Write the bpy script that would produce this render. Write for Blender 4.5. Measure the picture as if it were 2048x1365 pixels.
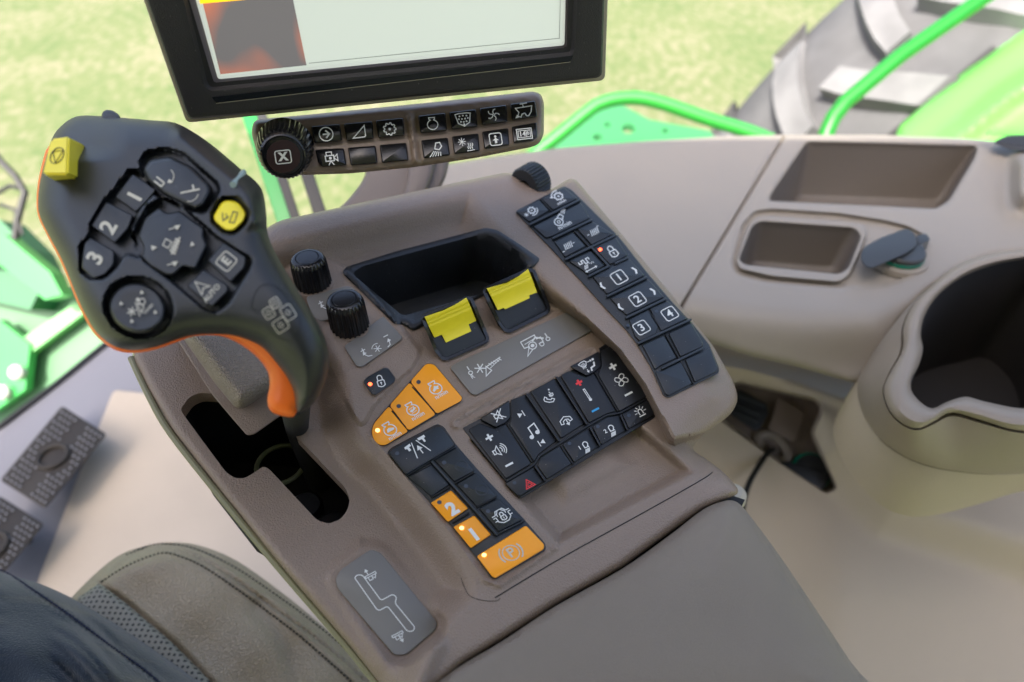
import bpy, math, random
import numpy as np
from mathutils import Vector, Matrix
from mathutils.geometry import delaunay_2d_cdt
random.seed(7)
for o in list(bpy.data.objects): bpy.data.objects.remove(o)
SC = bpy.context.scene
COL = SC.collection
# ------------------------------------------------------------------ camera
CAM = Vector((0.0, 0.0, 3.2)); PITCH = math.radians(44); FOC = 1365.33
cd = bpy.data.cameras.new('camera'); co = bpy.data.objects.new('camera', cd); COL.objects.link(co)
co.location = CAM; co.rotation_euler = (math.pi/2 - PITCH, 0, 0)
cd.lens = 24; cd.sensor_width = 36; cd.clip_start = .02; cd.clip_end = 300
cd.dof.use_dof = True; cd.dof.focus_distance = .46; cd.dof.aperture_fstop = 4.5
SC.camera = co
# ------------------------------------------------------------------ light
SUN_EL, SUN_AZ = 58, 205          # azimuth of the sun, clockwise from +Y
w = bpy.data.worlds.new('World'); SC.world = w; w.use_nodes = True
nt = w.node_tree; bg = nt.nodes['Background']
sky = nt.nodes.new('ShaderNodeTexSky'); sky.sky_type = 'NISHITA'; sky.sun_disc = False
sky.sun_elevation = math.radians(SUN_EL); sky.sun_rotation = math.radians(SUN_AZ)
sky.dust_density = 6; sky.air_density = .8; sky.ozone_density = .3
nt.links.new(sky.outputs[0], bg.inputs[0]); bg.inputs[1].default_value = .15
sl = bpy.data.lights.new('sun', 'SUN'); sl.energy = 2.8; sl.angle = math.radians(.5); sl.color = (1, .96, .88)
so = bpy.data.objects.new('sun', sl); COL.objects.link(so)
a, e = math.radians(SUN_AZ), math.radians(SUN_EL)
sd = Vector((math.sin(a)*math.cos(e), math.cos(a)*math.cos(e), math.sin(e)))
so.rotation_euler = sd.to_track_quat('Z', 'Y').to_euler()
SC.render.engine = 'CYCLES'
SC.view_settings.view_transform = 'Standard'; SC.view_settings.look = 'None'
SC.view_settings.gamma = 1; SC.view_settings.use_curve_mapping = False
SC.view_settings.exposure = 1.85
SC.cycles.max_bounces = 8; SC.cycles.diffuse_bounces = 5
# ------------------------------------------------------------------ pixel maths (2048 x 1365 photo pixels -> rays)
FW = Vector((0, math.cos(PITCH), -math.sin(PITCH))); UP = Vector((0, math.sin(PITCH), math.cos(PITCH))); RT = Vector((1, 0, 0))
def ray(x, y): return FW + RT*((x-1024)/FOC) - UP*((y-682.5)/FOC)
class Pl:                          # a plane in the world; P() gives the point h metres above it seen at photo pixel x, y
    def __init__(s, n, pt): s.n = Vector(n).normalized(); s.c = s.n.dot(pt)
    def P(s, x, y, h=0.0):
        r = ray(x, y); return CAM + r*((s.c + h - s.n.dot(CAM))/s.n.dot(r))
def camn(x, y, z): return RT*x - UP*y + FW*z      # camera-frame normal (x right, y down, z forward) -> world
def at(x, y, depth): return CAM + ray(x, y)*depth
def zc(ox, oy, s): return lambda *p: [(ox + a/s, oy + b/s) for a, b in (p[0] if len(p) == 1 and isinstance(p[0], list) else p)]
Z1 = zc(50, 200, 2.068); Z2 = zc(480, 170, 3.2); Z3 = zc(560, 420, 3.012); Z4 = zc(980, 330, 2.731)
Z6 = zc(900, 680, 4.136); Z7 = zc(730, 700, 2.905); Z8 = zc(600, 1000, 1.862); ZL = zc(240, 640, 2.967)
ZR = zc(1350, 250, 1.706); ZS = zc(1380, 700, 3.9); ZA = zc(0, 0, 3.412); ZF = zc(0, 750, 2.22)
CON = Pl(camn(.18, -.62, -.76), at(950, 780, .455))
MON = Pl(camn(.164, .612, -.773), at(790, 130, .43))
BAR = Pl(camn(.10, -.25, -.95), at(800, 270, .465))
GRP = Pl(camn(-.12, -.42, -.9), at(330, 470, .335))
UPZ = Vector((0, 0, 1))
# ------------------------------------------------------------------ objects
WL = {}
def tag(o, label=None, cat=None, group=None, kind=None):
    for k, v in (('label', label), ('category', cat), ('group', group), ('kind', kind)):
        if v: o[k] = v
    return o
def empty(name, loc, label, cat, group=None):
    o = bpy.data.objects.new(name, None); COL.objects.link(o); o.location = loc; o.empty_display_size = .02
    WL[o.name] = Vector(loc); return tag(o, label, cat, group)
class MB:
    def __init__(s): s.v = []; s.f = []; s.m = []; s.mats = []
    def mi(s, m):
        if m not in s.mats: s.mats.append(m)
        return s.mats.index(m)
    def add(s, vs, fs, mat):
        b = len(s.v); s.v += [Vector(q) for q in vs]; k = s.mi(mat)
        for f_ in fs: s.f.append([b+i for i in f_]); s.m.append(k)
    def build(s, name, parent=None, label=None, smooth=40, origin=None):
        c = origin or (sum(s.v, Vector())/len(s.v))
        me = bpy.data.meshes.new(name); me.from_pydata([v-c for v in s.v], [], s.f)
        for m in s.mats: me.materials.append(m)
        me.polygons.foreach_set('material_index', s.m)
        me.update(); me.validate()
        import bmesh
        b = bmesh.new(); b.from_mesh(me); bmesh.ops.remove_doubles(b, verts=b.verts, dist=1e-7)
        b.to_mesh(me); b.free()
        if smooth:
            me.polygons.foreach_set('use_smooth', [True]*len(me.polygons)); me.set_sharp_from_angle(angle=math.radians(smooth))
        o = bpy.data.objects.new(name, me); COL.objects.link(o)
        o.location = c - (WL[parent.name] if parent else Vector()); o.parent = parent
        WL[o.name] = Vector(c)
        if label: o['label'] = label
        return o
# ------------------------------------------------------------------ 2D helpers
def area(p): return sum(p[i][0]*p[(i+1) % len(p)][1]-p[(i+1) % len(p)][0]*p[i][1] for i in range(len(p)))/2
def rnd(p, r, n=4):
    out = []; N = len(p)
    for i in range(N):
        a = Vector(p[i-1]); b = Vector(p[i]); c = Vector(p[(i+1) % N])
        u = a-b; v = c-b; k = min(r, u.length*.45, v.length*.45)
        if k < .3: out.append(tuple(b)); continue
        s = b+u.normalized()*k; t = b+v.normalized()*k
        for j in range(n+1):
            q = j/n; out.append(tuple(s*(1-q)**2 + b*2*q*(1-q) + t*q*q))
    return out
def cat(p, n=6, closed=True):
    N = len(p); out = []
    for i in range(N if closed else N-1):
        g = (lambda k: Vector(p[k % N])) if closed else (lambda k: Vector(p[max(0, min(N-1, k))]))
        a, b, c, d = g(i-1), g(i), g(i+1), g(i+2)
        for j in range(n):
            t = j/n; out.append(tuple(.5*((2*b)+(-a+c)*t+(2*a-5*b+4*c-d)*t*t+(-a+3*b-3*c+d)*t**3)))
    if not closed: out.append(tuple(p[-1]))
    return out
def inset(p, d):
    s = 1 if area(p) > 0 else -1; N = len(p); out = []
    for i in range(N):
        a = Vector(p[i-1]); b = Vector(p[i]); c = Vector(p[(i+1) % N])
        u = (b-a); v = (c-b)
        u = u.normalized() if u.length > 1e-9 else Vector((1, 0)); v = v.normalized() if v.length > 1e-9 else u
        n1 = Vector((-u.y, u.x))*s; n2 = Vector((-v.y, v.x))*s
        m = n1+n2; m = m.normalized() if m.length > 1e-6 else n1
        k = 1/max(.5, m.dot(n1)); out.append((b.x+m.x*d*k, b.y+m.y*d*k))
    return out
def resample(p, n, closed=True):
    q = [Vector(a) for a in p] + ([Vector(p[0])] if closed else [])
    L = [0]
    for i in range(1, len(q)): L.append(L[-1]+(q[i]-q[i-1]).length)
    out = []; k = 0; m = n if closed else n-1
    for i in range(n):
        t = L[-1]*i/m
        while k < len(L)-2 and L[k+1] < t: k += 1
        s = (t-L[k])/max(1e-9, L[k+1]-L[k]); out.append(q[k].lerp(q[k+1], min(1, s)))
    return [tuple(a) for a in out]
def sdf(poly, X, Y):               # positive inside
    X = np.asarray(X, float); Y = np.asarray(Y, float)
    d = np.full(X.shape, 1e18); ins = np.zeros(X.shape, bool); N = len(poly)
    for i in range(N):
        x1, y1 = poly[i]; x2, y2 = poly[(i+1) % N]
        ex, ey = x2-x1, y2-y1; L = ex*ex+ey*ey+1e-12
        t = np.clip(((X-x1)*ex+(Y-y1)*ey)/L, 0, 1)
        d = np.minimum(d, (X-x1-t*ex)**2+(Y-y1-t*ey)**2)
        c = ((y1 > Y) != (y2 > Y)) & (X < (x2-x1)*(Y-y1)/((y2-y1) if abs(y2-y1) > 1e-12 else 1e-12)+x1)
        ins ^= c
    d = np.sqrt(d); return np.where(ins, d, -d)
def pdist(pl, X, Y):
    d = np.full(np.shape(X), 1e18)
    for i in range(len(pl)-1):
        x1, y1 = pl[i]; x2, y2 = pl[i+1]; ex, ey = x2-x1, y2-y1
        t = np.clip(((X-x1)*ex+(Y-y1)*ey)/(ex*ex+ey*ey+1e-12), 0, 1)
        d = np.minimum(d, (X-x1-t*ex)**2+(Y-y1-t*ey)**2)
    return np.sqrt(d)
def S(t): t = np.clip(t, 0, 1); return t*t*(3-2*t)
def R(t): t = np.clip(t, 0, 1); return np.sqrt(np.maximum(0, 1-(1-t)**2))
# ------------------------------------------------------------------ 3D builders on a plane
def pad(m, pl, poly, h0, h1, bev, mat, cap=True, nseg=3, dish=0):
    N = len(poly); rings = [(0, h0)]; b = min(bev*.35e-3*2.0, (h1-h0)*.9) if bev > 0 else 0
    rings.append((0, h1-b))
    for j in range(1, nseg+1):
        if bev <= 0: break
        an = math.pi/2*j/nseg; rings.append((bev*(1-math.cos(an)), h1-b+b*math.sin(an)))
    vs = []
    for d, h in rings:
        q = inset(poly, d) if d else poly
        vs += [pl.P(x, y, h) for x, y in q]
    fs = []
    for k in range(len(rings)-1):
        for i in range(N):
            j = (i+1) % N; fs.append([k*N+i, k*N+j, (k+1)*N+j, (k+1)*N+i])
    if cap:
        if dish:
            cx = sum(p[0] for p in poly)/N; cy = sum(p[1] for p in poly)/N; base = (len(rings)-1)*N
            top = inset(poly, bev); prev = base
            for q in (.66, .33):
                st = len(vs); vs += [pl.P(cx+(x-cx)*q, cy+(y-cy)*q, h1+dish*(1-q*q)) for x, y in top]
                for i in range(N): j = (i+1) % N; fs.append([prev+i, prev+j, st+j, st+i])
                prev = st
            vs.append(pl.P(cx, cy, h1+dish)); c = len(vs)-1
            for i in range(N): fs.append([prev+i, prev+(i+1) % N, c])
        else: fs.append(list(range((len(rings)-1)*N, len(rings)*N)))
    m.add(vs, fs, mat)
def slab(m, pts, dv, mat):         # any 3D outline given thickness dv
    N = len(pts); vs = list(pts)+[Vector(p)+dv for p in pts]
    fs = [list(range(N)), list(range(2*N-1, N-1, -1))]+[[i, (i+1) % N, N+(i+1) % N, N+i] for i in range(N)]
    m.add(vs, fs, mat)
def ribbon(m, pl, pts, wd, h, mat, closed=False):
    pts = [Vector(p) for p in pts]; N = len(pts); vs = []; fs = []
    for i in range(N):
        a = pts[i-1] if (i > 0 or closed) else None; c = pts[(i+1) % N] if (i < N-1 or closed) else None; b = pts[i]
        u = (b-a).normalized() if a is not None and (b-a).length > 1e-9 else None
        v = (c-b).normalized() if c is not None and (c-b).length > 1e-9 else None
        u = u or v; v = v or u
        n1 = Vector((-u.y, u.x)); n2 = Vector((-v.y, v.x)); t = n1+n2; t = t.normalized() if t.length > 1e-6 else n1
        k = wd/2/max(.45, t.dot(n1))
        for s in (1, -1): q = b+t*k*s; vs.append(pl.P(q.x, q.y, h))
    for i in range(N if closed else N-1):
        j = (i+1) % N; fs.append([2*i, 2*i+1, 2*j+1, 2*j])
    m.add(vs, fs, mat)
def fill(m, pl, pts, h, mat): m.add([pl.P(x, y, h) for x, y in pts], [list(range(len(pts)))], mat)
def ell(c, rx, ry, n=24, ang=0):
    ca, sa = math.cos(ang), math.sin(ang)
    return [(c[0]+rx*math.cos(t)*ca-ry*math.sin(t)*sa, c[1]+rx*math.cos(t)*sa+ry*math.sin(t)*ca) for t in [2*math.pi*i/n for i in range(n)]]
_tc = {}
def textmesh(s, bold):
    if (s, bold) in _tc: return _tc[(s, bold)]
    cu = bpy.data.curves.new('t', 'FONT'); cu.body = s; cu.align_x = 'CENTER'; cu.align_y = 'CENTER'; cu.resolution_u = 3
    cu.offset = bold; ob = bpy.data.objects.new('t', cu); COL.objects.link(ob)
    me = bpy.data.meshes.new_from_object(ob)
    r = ([(v.co.x, v.co.y) for v in me.vertices], [list(p.vertices) for p in me.polygons])
    bpy.data.objects.remove(ob); bpy.data.meshes.remove(me); bpy.data.curves.remove(cu)
    _tc[(s, bold)] = r; return r
class Ic:                          # drawing marks: unit coordinates (y down) through a basis in photo pixels
    def __init__(s, m, pl, c, ex, ey, sc, h, mat, w=2.2):
        s.m, s.pl, s.c, s.ex, s.ey, s.sc, s.h, s.mat, s.w = m, pl, c, ex, ey, sc, h, mat, w
    def t(s, x, y): return (s.c[0]+(x*s.ex[0]+y*s.ey[0])*s.sc, s.c[1]+(x*s.ex[1]+y*s.ey[1])*s.sc)
    def up(s): s.h += 2.5e-5; return s.h
    def l(s, pts, w=None, closed=False): ribbon(s.m, s.pl, [s.t(*p) for p in pts], w or s.w, s.up(), s.mat, closed); return s
    def c_(s, x, y, r, w=None, ry=None, a0=0, a1=360):
        n = max(8, int(20*(abs(a1-a0))/360)+1); full = abs(a1-a0) >= 360
        P = [(x+r*math.cos(math.radians(a0+(a1-a0)*i/(n if full else n-1))), y+(ry or r)*math.sin(math.radians(a0+(a1-a0)*i/(n if full else n-1)))) for i in range(n)]
        return s.l(P, w, full)
    def d(s, x, y, r, ry=None): fill(s.m, s.pl, [s.t(x+r*math.cos(t), y+(ry or r)*math.sin(t)) for t in [2*math.pi*i/14 for i in range(14)]], s.up(), s.mat); return s
    def f(s, pts): fill(s.m, s.pl, [s.t(*p) for p in pts], s.up(), s.mat); return s
    def x(s, txt, x=0, y=0, size=1.0, bold=.012, asp=1.0):
        vs, fs = textmesh(txt, bold); h = s.up()
        s.m.add([s.pl.P(*s.t(x+a*size*asp, y-b*size), h) for a, b in vs], fs, s.mat); return s
def relief(m, pl, outer, holes, hf, step, mat, lines=(), dens=5, loops=(), fine=(),  outer_rings=(), hole_rings=None, drop=None):
    """drape a fine mesh over height field hf inside outer, minus holes; outer_rings=[(inset px, dh)]"""
    pts = []; edges = []; faces = []; keepout = []
    def loop(p, closed=True):
        L = sum(math.dist(p[i], p[(i+1) % len(p)]) for i in range(len(p) if closed else len(p)-1))
        q = resample(p, max(8, int(L/dens)), closed); b = len(pts); pts.extend(q)
        n = len(q); edges.extend([(b+i, b+(i+1) % n) for i in range(n if closed else n-1)]); return list(range(b, b+n)), q
    lo = loop(outer); lh = [loop(h) for h in holes]
    for l in lines: loop(l, False)
    for lp in loops: loop(lp)
    for a_, offs in fine:              # (polyline, offsets): rows of vertices either side of a crease
        for of in offs:
            q0 = resample(a_, max(6, int(sum(math.dist(a_[i], a_[i+1]) for i in range(len(a_)-1))/6)), False); q1 = []
            for i, p_ in enumerate(q0):
                t_ = Vector(q0[min(len(q0)-1, i+1)])-Vector(q0[max(0, i-1)]); t_ = t_.normalized(); q1.append((p_[0]-t_.y*of, p_[1]+t_.x*of))
            Q1 = np.array(q1); k_ = sdf(lo[1], Q1[:, 0], Q1[:, 1]) > 1
            for q in lh: k_ &= sdf(q[1], Q1[:, 0], Q1[:, 1]) < -1
            for i in range(len(q1)):
                if k_[i]: pts.append(q1[i]); keepout.append(q1[i])
    xs = [p[0] for p in outer]; ys = [p[1] for p in outer]
    gx, gy = np.meshgrid(np.arange(min(xs), max(xs), step), np.arange(min(ys), max(ys), step*.866))
    gx = gx + (np.arange(gx.shape[0]) % 2)[:, None]*step/2
    ok = sdf(lo[1], gx, gy) > step*.45
    for q in lh: ok &= sdf(q[1], gx, gy) < -step*.45
    for l in lines: ok &= pdist(l, gx, gy) > step*.4
    for l in loops: ok &= np.abs(sdf(l, gx, gy)) > step*.35
    for a_, offs in fine: ok &= np.abs(pdist(a_, gx, gy)) > max(abs(o) for o in offs)+step*.3
    pts.extend(zip(gx[ok].tolist(), gy[ok].tolist()))
    r = delaunay_2d_cdt([Vector(p) for p in pts], edges, [], 0, 1e-5, False)
    V = np.array([tuple(v) for v in r[0]]); T = r[2]
    cx = np.array([V[list(t)].mean(0) for t in T])
    keep = sdf(lo[1], cx[:, 0], cx[:, 1]) > 0
    for q in lh: keep &= sdf(q[1], cx[:, 0], cx[:, 1]) < 0
    H = hf(V[:, 0], V[:, 1])
    vs = [pl.P(V[i, 0], V[i, 1], float(H[i])) for i in range(len(V))]
    m.add(vs, [list(T[i]) for i in range(len(T)) if keep[i]], mat)
    def ringsto(q, rings, matr, cap, dr):
        Q = np.array(q); h0 = hf(Q[:, 0], Q[:, 1]); n = len(q); base = [pl.P(q[i][0], q[i][1], float(h0[i])) for i in range(n)]
        allv = list(base); fs = []
        for k, (a, b) in enumerate(rings):
            if dr:                 # straight down in the world: (taper fraction, metres)
                c = sum(base, Vector())/n
                allv += [(v+(c-v)*a)+dr*b for v in base]
            else:
                qq = inset(q, a); allv += [pl.P(qq[i][0], qq[i][1], float(h0[i])+b) for i in range(n)]
            for i in range(n): j = (i+1) % n; fs.append([k*n+i, k*n+j, (k+1)*n+j, (k+1)*n+i])
        if cap: fs.append(list(range(len(rings)*n, (len(rings)+1)*n)))
        m.add(allv, fs, matr)
    if outer_rings: ringsto(lo[1], outer_rings, mat, False, drop)
    for i, q in enumerate(lh):
        if hole_rings and hole_rings[i]:
            rr, mt, cap = hole_rings[i]; ringsto(q[1], rr, mt or mat, cap, -UPZ*1 if True else None)
def tube(m, pts, r, mat, seg=12, cap=True):
    pts = [Vector(p) for p in pts]; n = len(pts); rs = r if isinstance(r, (list, tuple)) else [r]*n
    vs = []; fs = []; ref = None
    for i in range(n):
        t = (pts[min(n-1, i+1)]-pts[max(0, i-1)]).normalized()
        if ref is None: ref = t.orthogonal().normalized()
        ref = (ref - t*ref.dot(t)).normalized(); b = t.cross(ref)
        vs += [pts[i]+(ref*math.cos(q)+b*math.sin(q))*rs[i] for q in [2*math.pi*k/seg for k in range(seg)]]
    for i in range(n-1):
        for k in range(seg): j = (k+1) % seg; fs.append([i*seg+k, i*seg+j, (i+1)*seg+j, (i+1)*seg+k])
    if cap: fs += [list(range(seg))[::-1], list(range((n-1)*seg, n*seg))]
    m.add(vs, fs, mat)
def lathe(m, c, ax, prof, mat, seg=40, knurl=0, kn=0, capm=None):
    ax = Vector(ax).normalized(); u = ax.orthogonal().normalized(); v = ax.cross(u); vs = []; fs = []
    for r, h, kf in prof:
        for k in range(seg):
            q = 2*math.pi*k/seg; rr = r*(1-kn*kf*(1 if (knurl and k % (seg//knurl) < (seg//knurl)/2) else 0))
            vs.append(c+ax*h+(u*math.cos(q)+v*math.sin(q))*rr)
    for i in range(len(prof)-1):
        for k in range(seg): j = (k+1) % seg; fs.append([i*seg+k, i*seg+j, (i+1)*seg+j, (i+1)*seg+k])
    fs.append(list(range((len(prof)-1)*seg, len(prof)*seg)))
    m.add(vs, fs, mat)
# ------------------------------------------------------------------ materials
def mat(name, col, rough=.5, bump=0, bscale=1500, var=0, vscale=20, spec=.5, emit=0, dust=0, kind='noise', metal=0, coat=0, sheen=0):
    m = bpy.data.materials.new(name); m.use_nodes = True; n = m.node_tree; b = n.nodes['Principled BSDF']; L = n.links
    b.inputs['Base Color'].default_value = (*col, 1); b.inputs['Roughness'].default_value = rough
    b.inputs['Specular IOR Level'].default_value = spec; b.inputs['Metallic'].default_value = metal
    b.inputs['Coat Weight'].default_value = coat
    if sheen: b.inputs['Sheen Weight'].default_value = sheen
    tc = n.nodes.new('ShaderNodeTexCoord')
    def noise(sc, det=3):
        t = n.nodes.new('ShaderNodeTexNoise'); t.inputs['Scale'].default_value = sc; t.inputs['Detail'].default_value = det
        L.new(tc.outputs['Object'], t.inputs['Vector']); return t
    src = None
    if var:
        t = noise(vscale, 4); mx = n.nodes.new('ShaderNodeMix'); mx.data_type = 'RGBA'; mx.inputs[0].default_value = 1
        cr = n.nodes.new('ShaderNodeValToRGB'); L.new(t.outputs[0], cr.inputs[0])
        cr.color_ramp.elements[0].position = .3; cr.color_ramp.elements[1].position = .7
        cr.color_ramp.elements[0].color = (*[c*(1-var) for c in col], 1); cr.color_ramp.elements[1].color = (*[min(1, c*(1+var)) for c in col], 1)
        src = cr.outputs[0]; L.new(src, b.inputs['Base Color'])
        ra = n.nodes.new('ShaderNodeMapRange'); ra.inputs[3].default_value = rough-.06; ra.inputs[4].default_value = rough+.08
        L.new(t.outputs[0], ra.inputs[0]); L.new(ra.outputs[0], b.inputs['Roughness'])
    if dust:
        v = n.nodes.new('ShaderNodeTexVoronoi'); v.inputs['Scale'].default_value = 260; L.new(tc.outputs['Object'], v.inputs['Vector'])
        lt = n.nodes.new('ShaderNodeMath'); lt.operation = 'LESS_THAN'; lt.inputs[1].default_value = .085; L.new(v.outputs['Distance'], lt.inputs[0])
        t = noise(900, 1); g = n.nodes.new('ShaderNodeMath'); g.operation = 'GREATER_THAN'; g.inputs[1].default_value = .56; L.new(t.outputs[0], g.inputs[0])
        ml = n.nodes.new('ShaderNodeMath'); ml.operation = 'MULTIPLY'; L.new(lt.outputs[0], ml.inputs[0]); L.new(g.outputs[0], ml.inputs[1])
        m2 = n.nodes.new('ShaderNodeMath'); m2.operation = 'MULTIPLY'; m2.inputs[1].default_value = dust; L.new(ml.outputs[0], m2.inputs[0])
        mx = n.nodes.new('ShaderNodeMix'); mx.data_type = 'RGBA'; L.new(m2.outputs[0], mx.inputs[0])
        if src: L.new(src, mx.inputs[6])
        else: mx.inputs[6].default_value = (*col, 1)
        mx.inputs[7].default_value = (.45, .42, .38, 1); L.new(mx.outputs[2], b.inputs['Base Color'])
    if bump:
        if kind == 'noise': t = noise(bscale, 2); o = t.outputs[0]
        elif kind == 'leather':
            t = n.nodes.new('ShaderNodeTexVoronoi'); t.feature = 'DISTANCE_TO_EDGE'; t.inputs['Scale'].default_value = bscale
            wv = noise(bscale*.6, 2); ad = n.nodes.new('ShaderNodeMixRGB'); ad.blend_type = 'ADD'; ad.inputs[0].default_value = .9/bscale*1.2
            L.new(tc.outputs['Object'], ad.inputs[1]); L.new(wv.outputs['Color'], ad.inputs[2]); L.new(ad.outputs[0], t.inputs['Vector'])
            mn = n.nodes.new('ShaderNodeMath'); mn.operation = 'MINIMUM'; mn.inputs[1].default_value = .16; L.new(t.outputs['Distance'], mn.inputs[0]); o = mn.outputs[0]
        elif kind == 'scratch':
            t = n.nodes.new('ShaderNodeTexNoise'); t.inputs['Scale'].default_value = bscale; t.inputs['Detail'].default_value = 3
            t.inputs['Distortion'].default_value = 3.5; L.new(tc.outputs['Object'], t.inputs['Vector']); o = t.outputs[0]
        bp = n.nodes.new('ShaderNodeBump'); bp.inputs['Strength'].default_value = bump; bp.inputs['Distance'].default_value = {'leather': .005, 'scratch': .0018}.get(kind, .0009)
        L.new(o, bp.inputs['Height']); L.new(bp.outputs[0], b.inputs['Normal'])
    if emit:
        b.inputs['Emission Color'].default_value = (*col, 1); b.inputs['Emission Strength'].default_value = emit
    return m
TAUPE = mat('taupe_plastic', (.245, .182, .138), .33, .75, 950, .05, 12, .5, dust=.5)
TAUPE2 = mat('taupe_smooth', (.225, .166, .125), .36, .18, 1800, .05, 15, dust=.3)
PADM = mat('armrest_vinyl', (.235, .192, .148), .44, .5, 800, .06, 10, kind='scratch')
LEATHC = mat('cover_leather', (.30, .25, .20), .55, .9, 420, .05, 30, kind='leather')
BLACK = mat('black_rubber', (.009, .0105, .013), .42, .12, 2500, .1, 30, .45, dust=.5)
BLACK2 = mat('black_rubber_key', (.011, .015, .019), .40, .12, 2500, .1, 30, .5, dust=.35)
GLOSS = mat('black_gloss', (.008, .008, .009), .22, .05, 900, dust=.2)
DARKM = mat('dark_cavity', (.004, .004, .004), .7)
TRAYM = mat('tray_rubber', (.012, .013, .015), .42, .25, 500, .3, 25, .5, dust=.3)
GREYP = mat('grey_plate', (.175, .165, .150), .42, .12, 2500, .04, 20)
WHITE = mat('mark_white', (.72, .73, .70), .5)
CREAMW = mat('mark_cream', (.55, .52, .42), .5)
RED = mat('mark_red', (.75, .03, .03), .5)
BLUE = mat('mark_blue', (.03, .33, .65), .5)
ORANGE = mat('orange_key', (1, .36, .004), .42, .05, 2000, .04, 60)
ORSH = mat('orange_shell', (1, .17, .002), .38, .03, 2000)
YEL = mat('yellow_plastic', (.92, .76, .010), .42, .02, 1500, .05, 40)
LEDON = mat('led_red', (1, .07, .02), .4, emit=2.2)
LEDHOT = mat('led_orange', (1, .42, .12), .4, emit=1.3)
LEDOFF = mat('led_off', (.03, .04, .055), .3)
GRIPM = mat('grip_black', (.013, .015, .017), .42, .10, 2500, .08, 20, .5, dust=.2)
BEZEL = mat('bezel_black', (.018, .017, .018), .5, .45, 1500, .05, 30, dust=.3)
BEIGER = mat('beige_rim', (.30, .27, .20), .5)
SIDEM = mat('side_trim', (.25, .220, .182), .46, .25, 1100, .03, 6)
WALLM = mat('lower_trim', (.39, .322, .24), .55, .4, 700, .03, 6)
CUPM = mat('cup_plastic', (.25, .205, .155), .42, .3, 1000, .03, 8)
# ================================================================== ARMREST CONSOLE
H0 = -.018           # recess floor (keypads, knobs, plates)
HL = -.045           # lever floor
console = empty('armrest_console', CON.P(900, 900, -.12), 'taupe armrest console carrying the keypads, tray and yellow paddles, beside the seat', 'control console')
OUT = [(265, 715), (268, 690), (330, 640), (420, 560), (520, 465), (560, 442), (700, 412), (860, 378), (1020, 345), (1060, 372), (1098, 384), (1146, 354),
       (1250, 478), (1350, 600), (1425, 692), (1468, 768), (1476, 800), (1462, 828), (1392, 880), (1382, 900), (1420, 925), (1450, 948), (1482, 986), (1443, 1001),
       (1405, 1017), (1244, 1135), (1110, 1210), (1003, 1280), (922, 1329), (860, 1385), (775, 1385), (700, 1290), (560, 1128), (450, 995), (345, 862), (300, 785)]
OUTR = rnd(OUT, 16)
RECESS = [(300, 540), (540, 482), (943, 380), (1112, 572), (1180, 640), (1243, 700), (1292, 768), (1324, 830), (1348, 876), (1400, 866), (1540, 840), (1650, 1200), (1000, 1600), (100, 1600), (100, 600)]
LEFT = cat([(640, 560), (668, 690), (692, 745), (703, 800), (712, 850), (735, 893), (776, 930), (850, 1020), (910, 1098), (945, 1155), (950, 1195), (900, 1250), (860, 1310), (830, 1420)], 5, False) + [(100, 1500), (100, 500)]
DREG = rnd([(640, 1150), (720, 1060), (910, 1290), (850, 1400), (790, 1420)], 20)
ALC = [(930, 880), (1200, 735), (1285, 850), (1395, 945), (1115, 1095), (1040, 1010)]
PLAT = cat([(560, 560), (640, 520), (700, 540), (760, 600), (832, 690), (838, 708), (826, 735), (798, 762), (750, 812), (722, 850), (690, 800), (640, 700)], 5)
SLOT = rnd([(360, 820), (378, 795), (398, 786), (424, 787), (490, 800), (560, 800), (604, 812), (613, 824), (609, 846), (588, 868), (690, 975), (700, 999), (695, 1021), (681, 1039), (658, 1048), (634, 1041),
        (540, 940), (527, 932), (510, 945), (489, 957), (470, 957), (452, 945), (400, 875)], 7)
TRAYO = rnd(Z3((372, 378), (398, 344), (700, 250), (1240, 108), (1310, 122), (1440, 205), (1570, 296), (1530, 345), (1260, 500), (800, 732), (745, 690), (690, 688)), 6)
HD = -.0375
PDP = rnd(Z8((132, 295), (150, 262), (262, 184), (300, 196), (510, 455), (505, 485), (395, 578), (350, 578), (140, 330)), 8)
def conh(X, Y):
    X = np.asarray(X, float); Y = np.asarray(Y, float)
    w_ = 14+68*S((670-Y)/150)
    h = H0*S(sdf(RECESS, X, Y)/w_)
    h = h + (HL-H0)*S((sdf(LEFT, X, Y)+6)/78)*(.75+.25*S((1200-Y)/200))
    h = h + .006*S(sdf(DREG, X, Y)/35)
    h = h + .0035*S((sdf(PLAT, X, Y)+4)/9)
    da = sdf(ALC, X, Y); h = h - .011*S(da/26) + .004*S((da-60)/40)
    # raised rail round the block, crease beside the rail and right ridge
    h = h + .0022*np.exp(-((pdist([(915, 846), (1185, 703)], X, Y)-8)/5.)**2)
    h = h + .0018*np.exp(-((pdist([(742, 873), (776, 912), (852, 1005), (913, 1082), (968, 1160), (1000, 1172), (1112, 1095)], X, Y))/4.5)**2)
    kD = S((sdf(PDP, X, Y)+26)/26); h = h*(1-kD)+HD*kD
    h = h - .0008*np.exp(-(pdist([(700, 655), (720, 700), (735, 740)], X, Y)/3.)**2)
    e_ = sdf(OUTR, X, Y)
    h = h - .007*(1-R(e_/20))
    h = h - .010*(1-S(e_/70))*S((X-1300)/120)*S((980-Y)/60)
    return h
m = MB()
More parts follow.
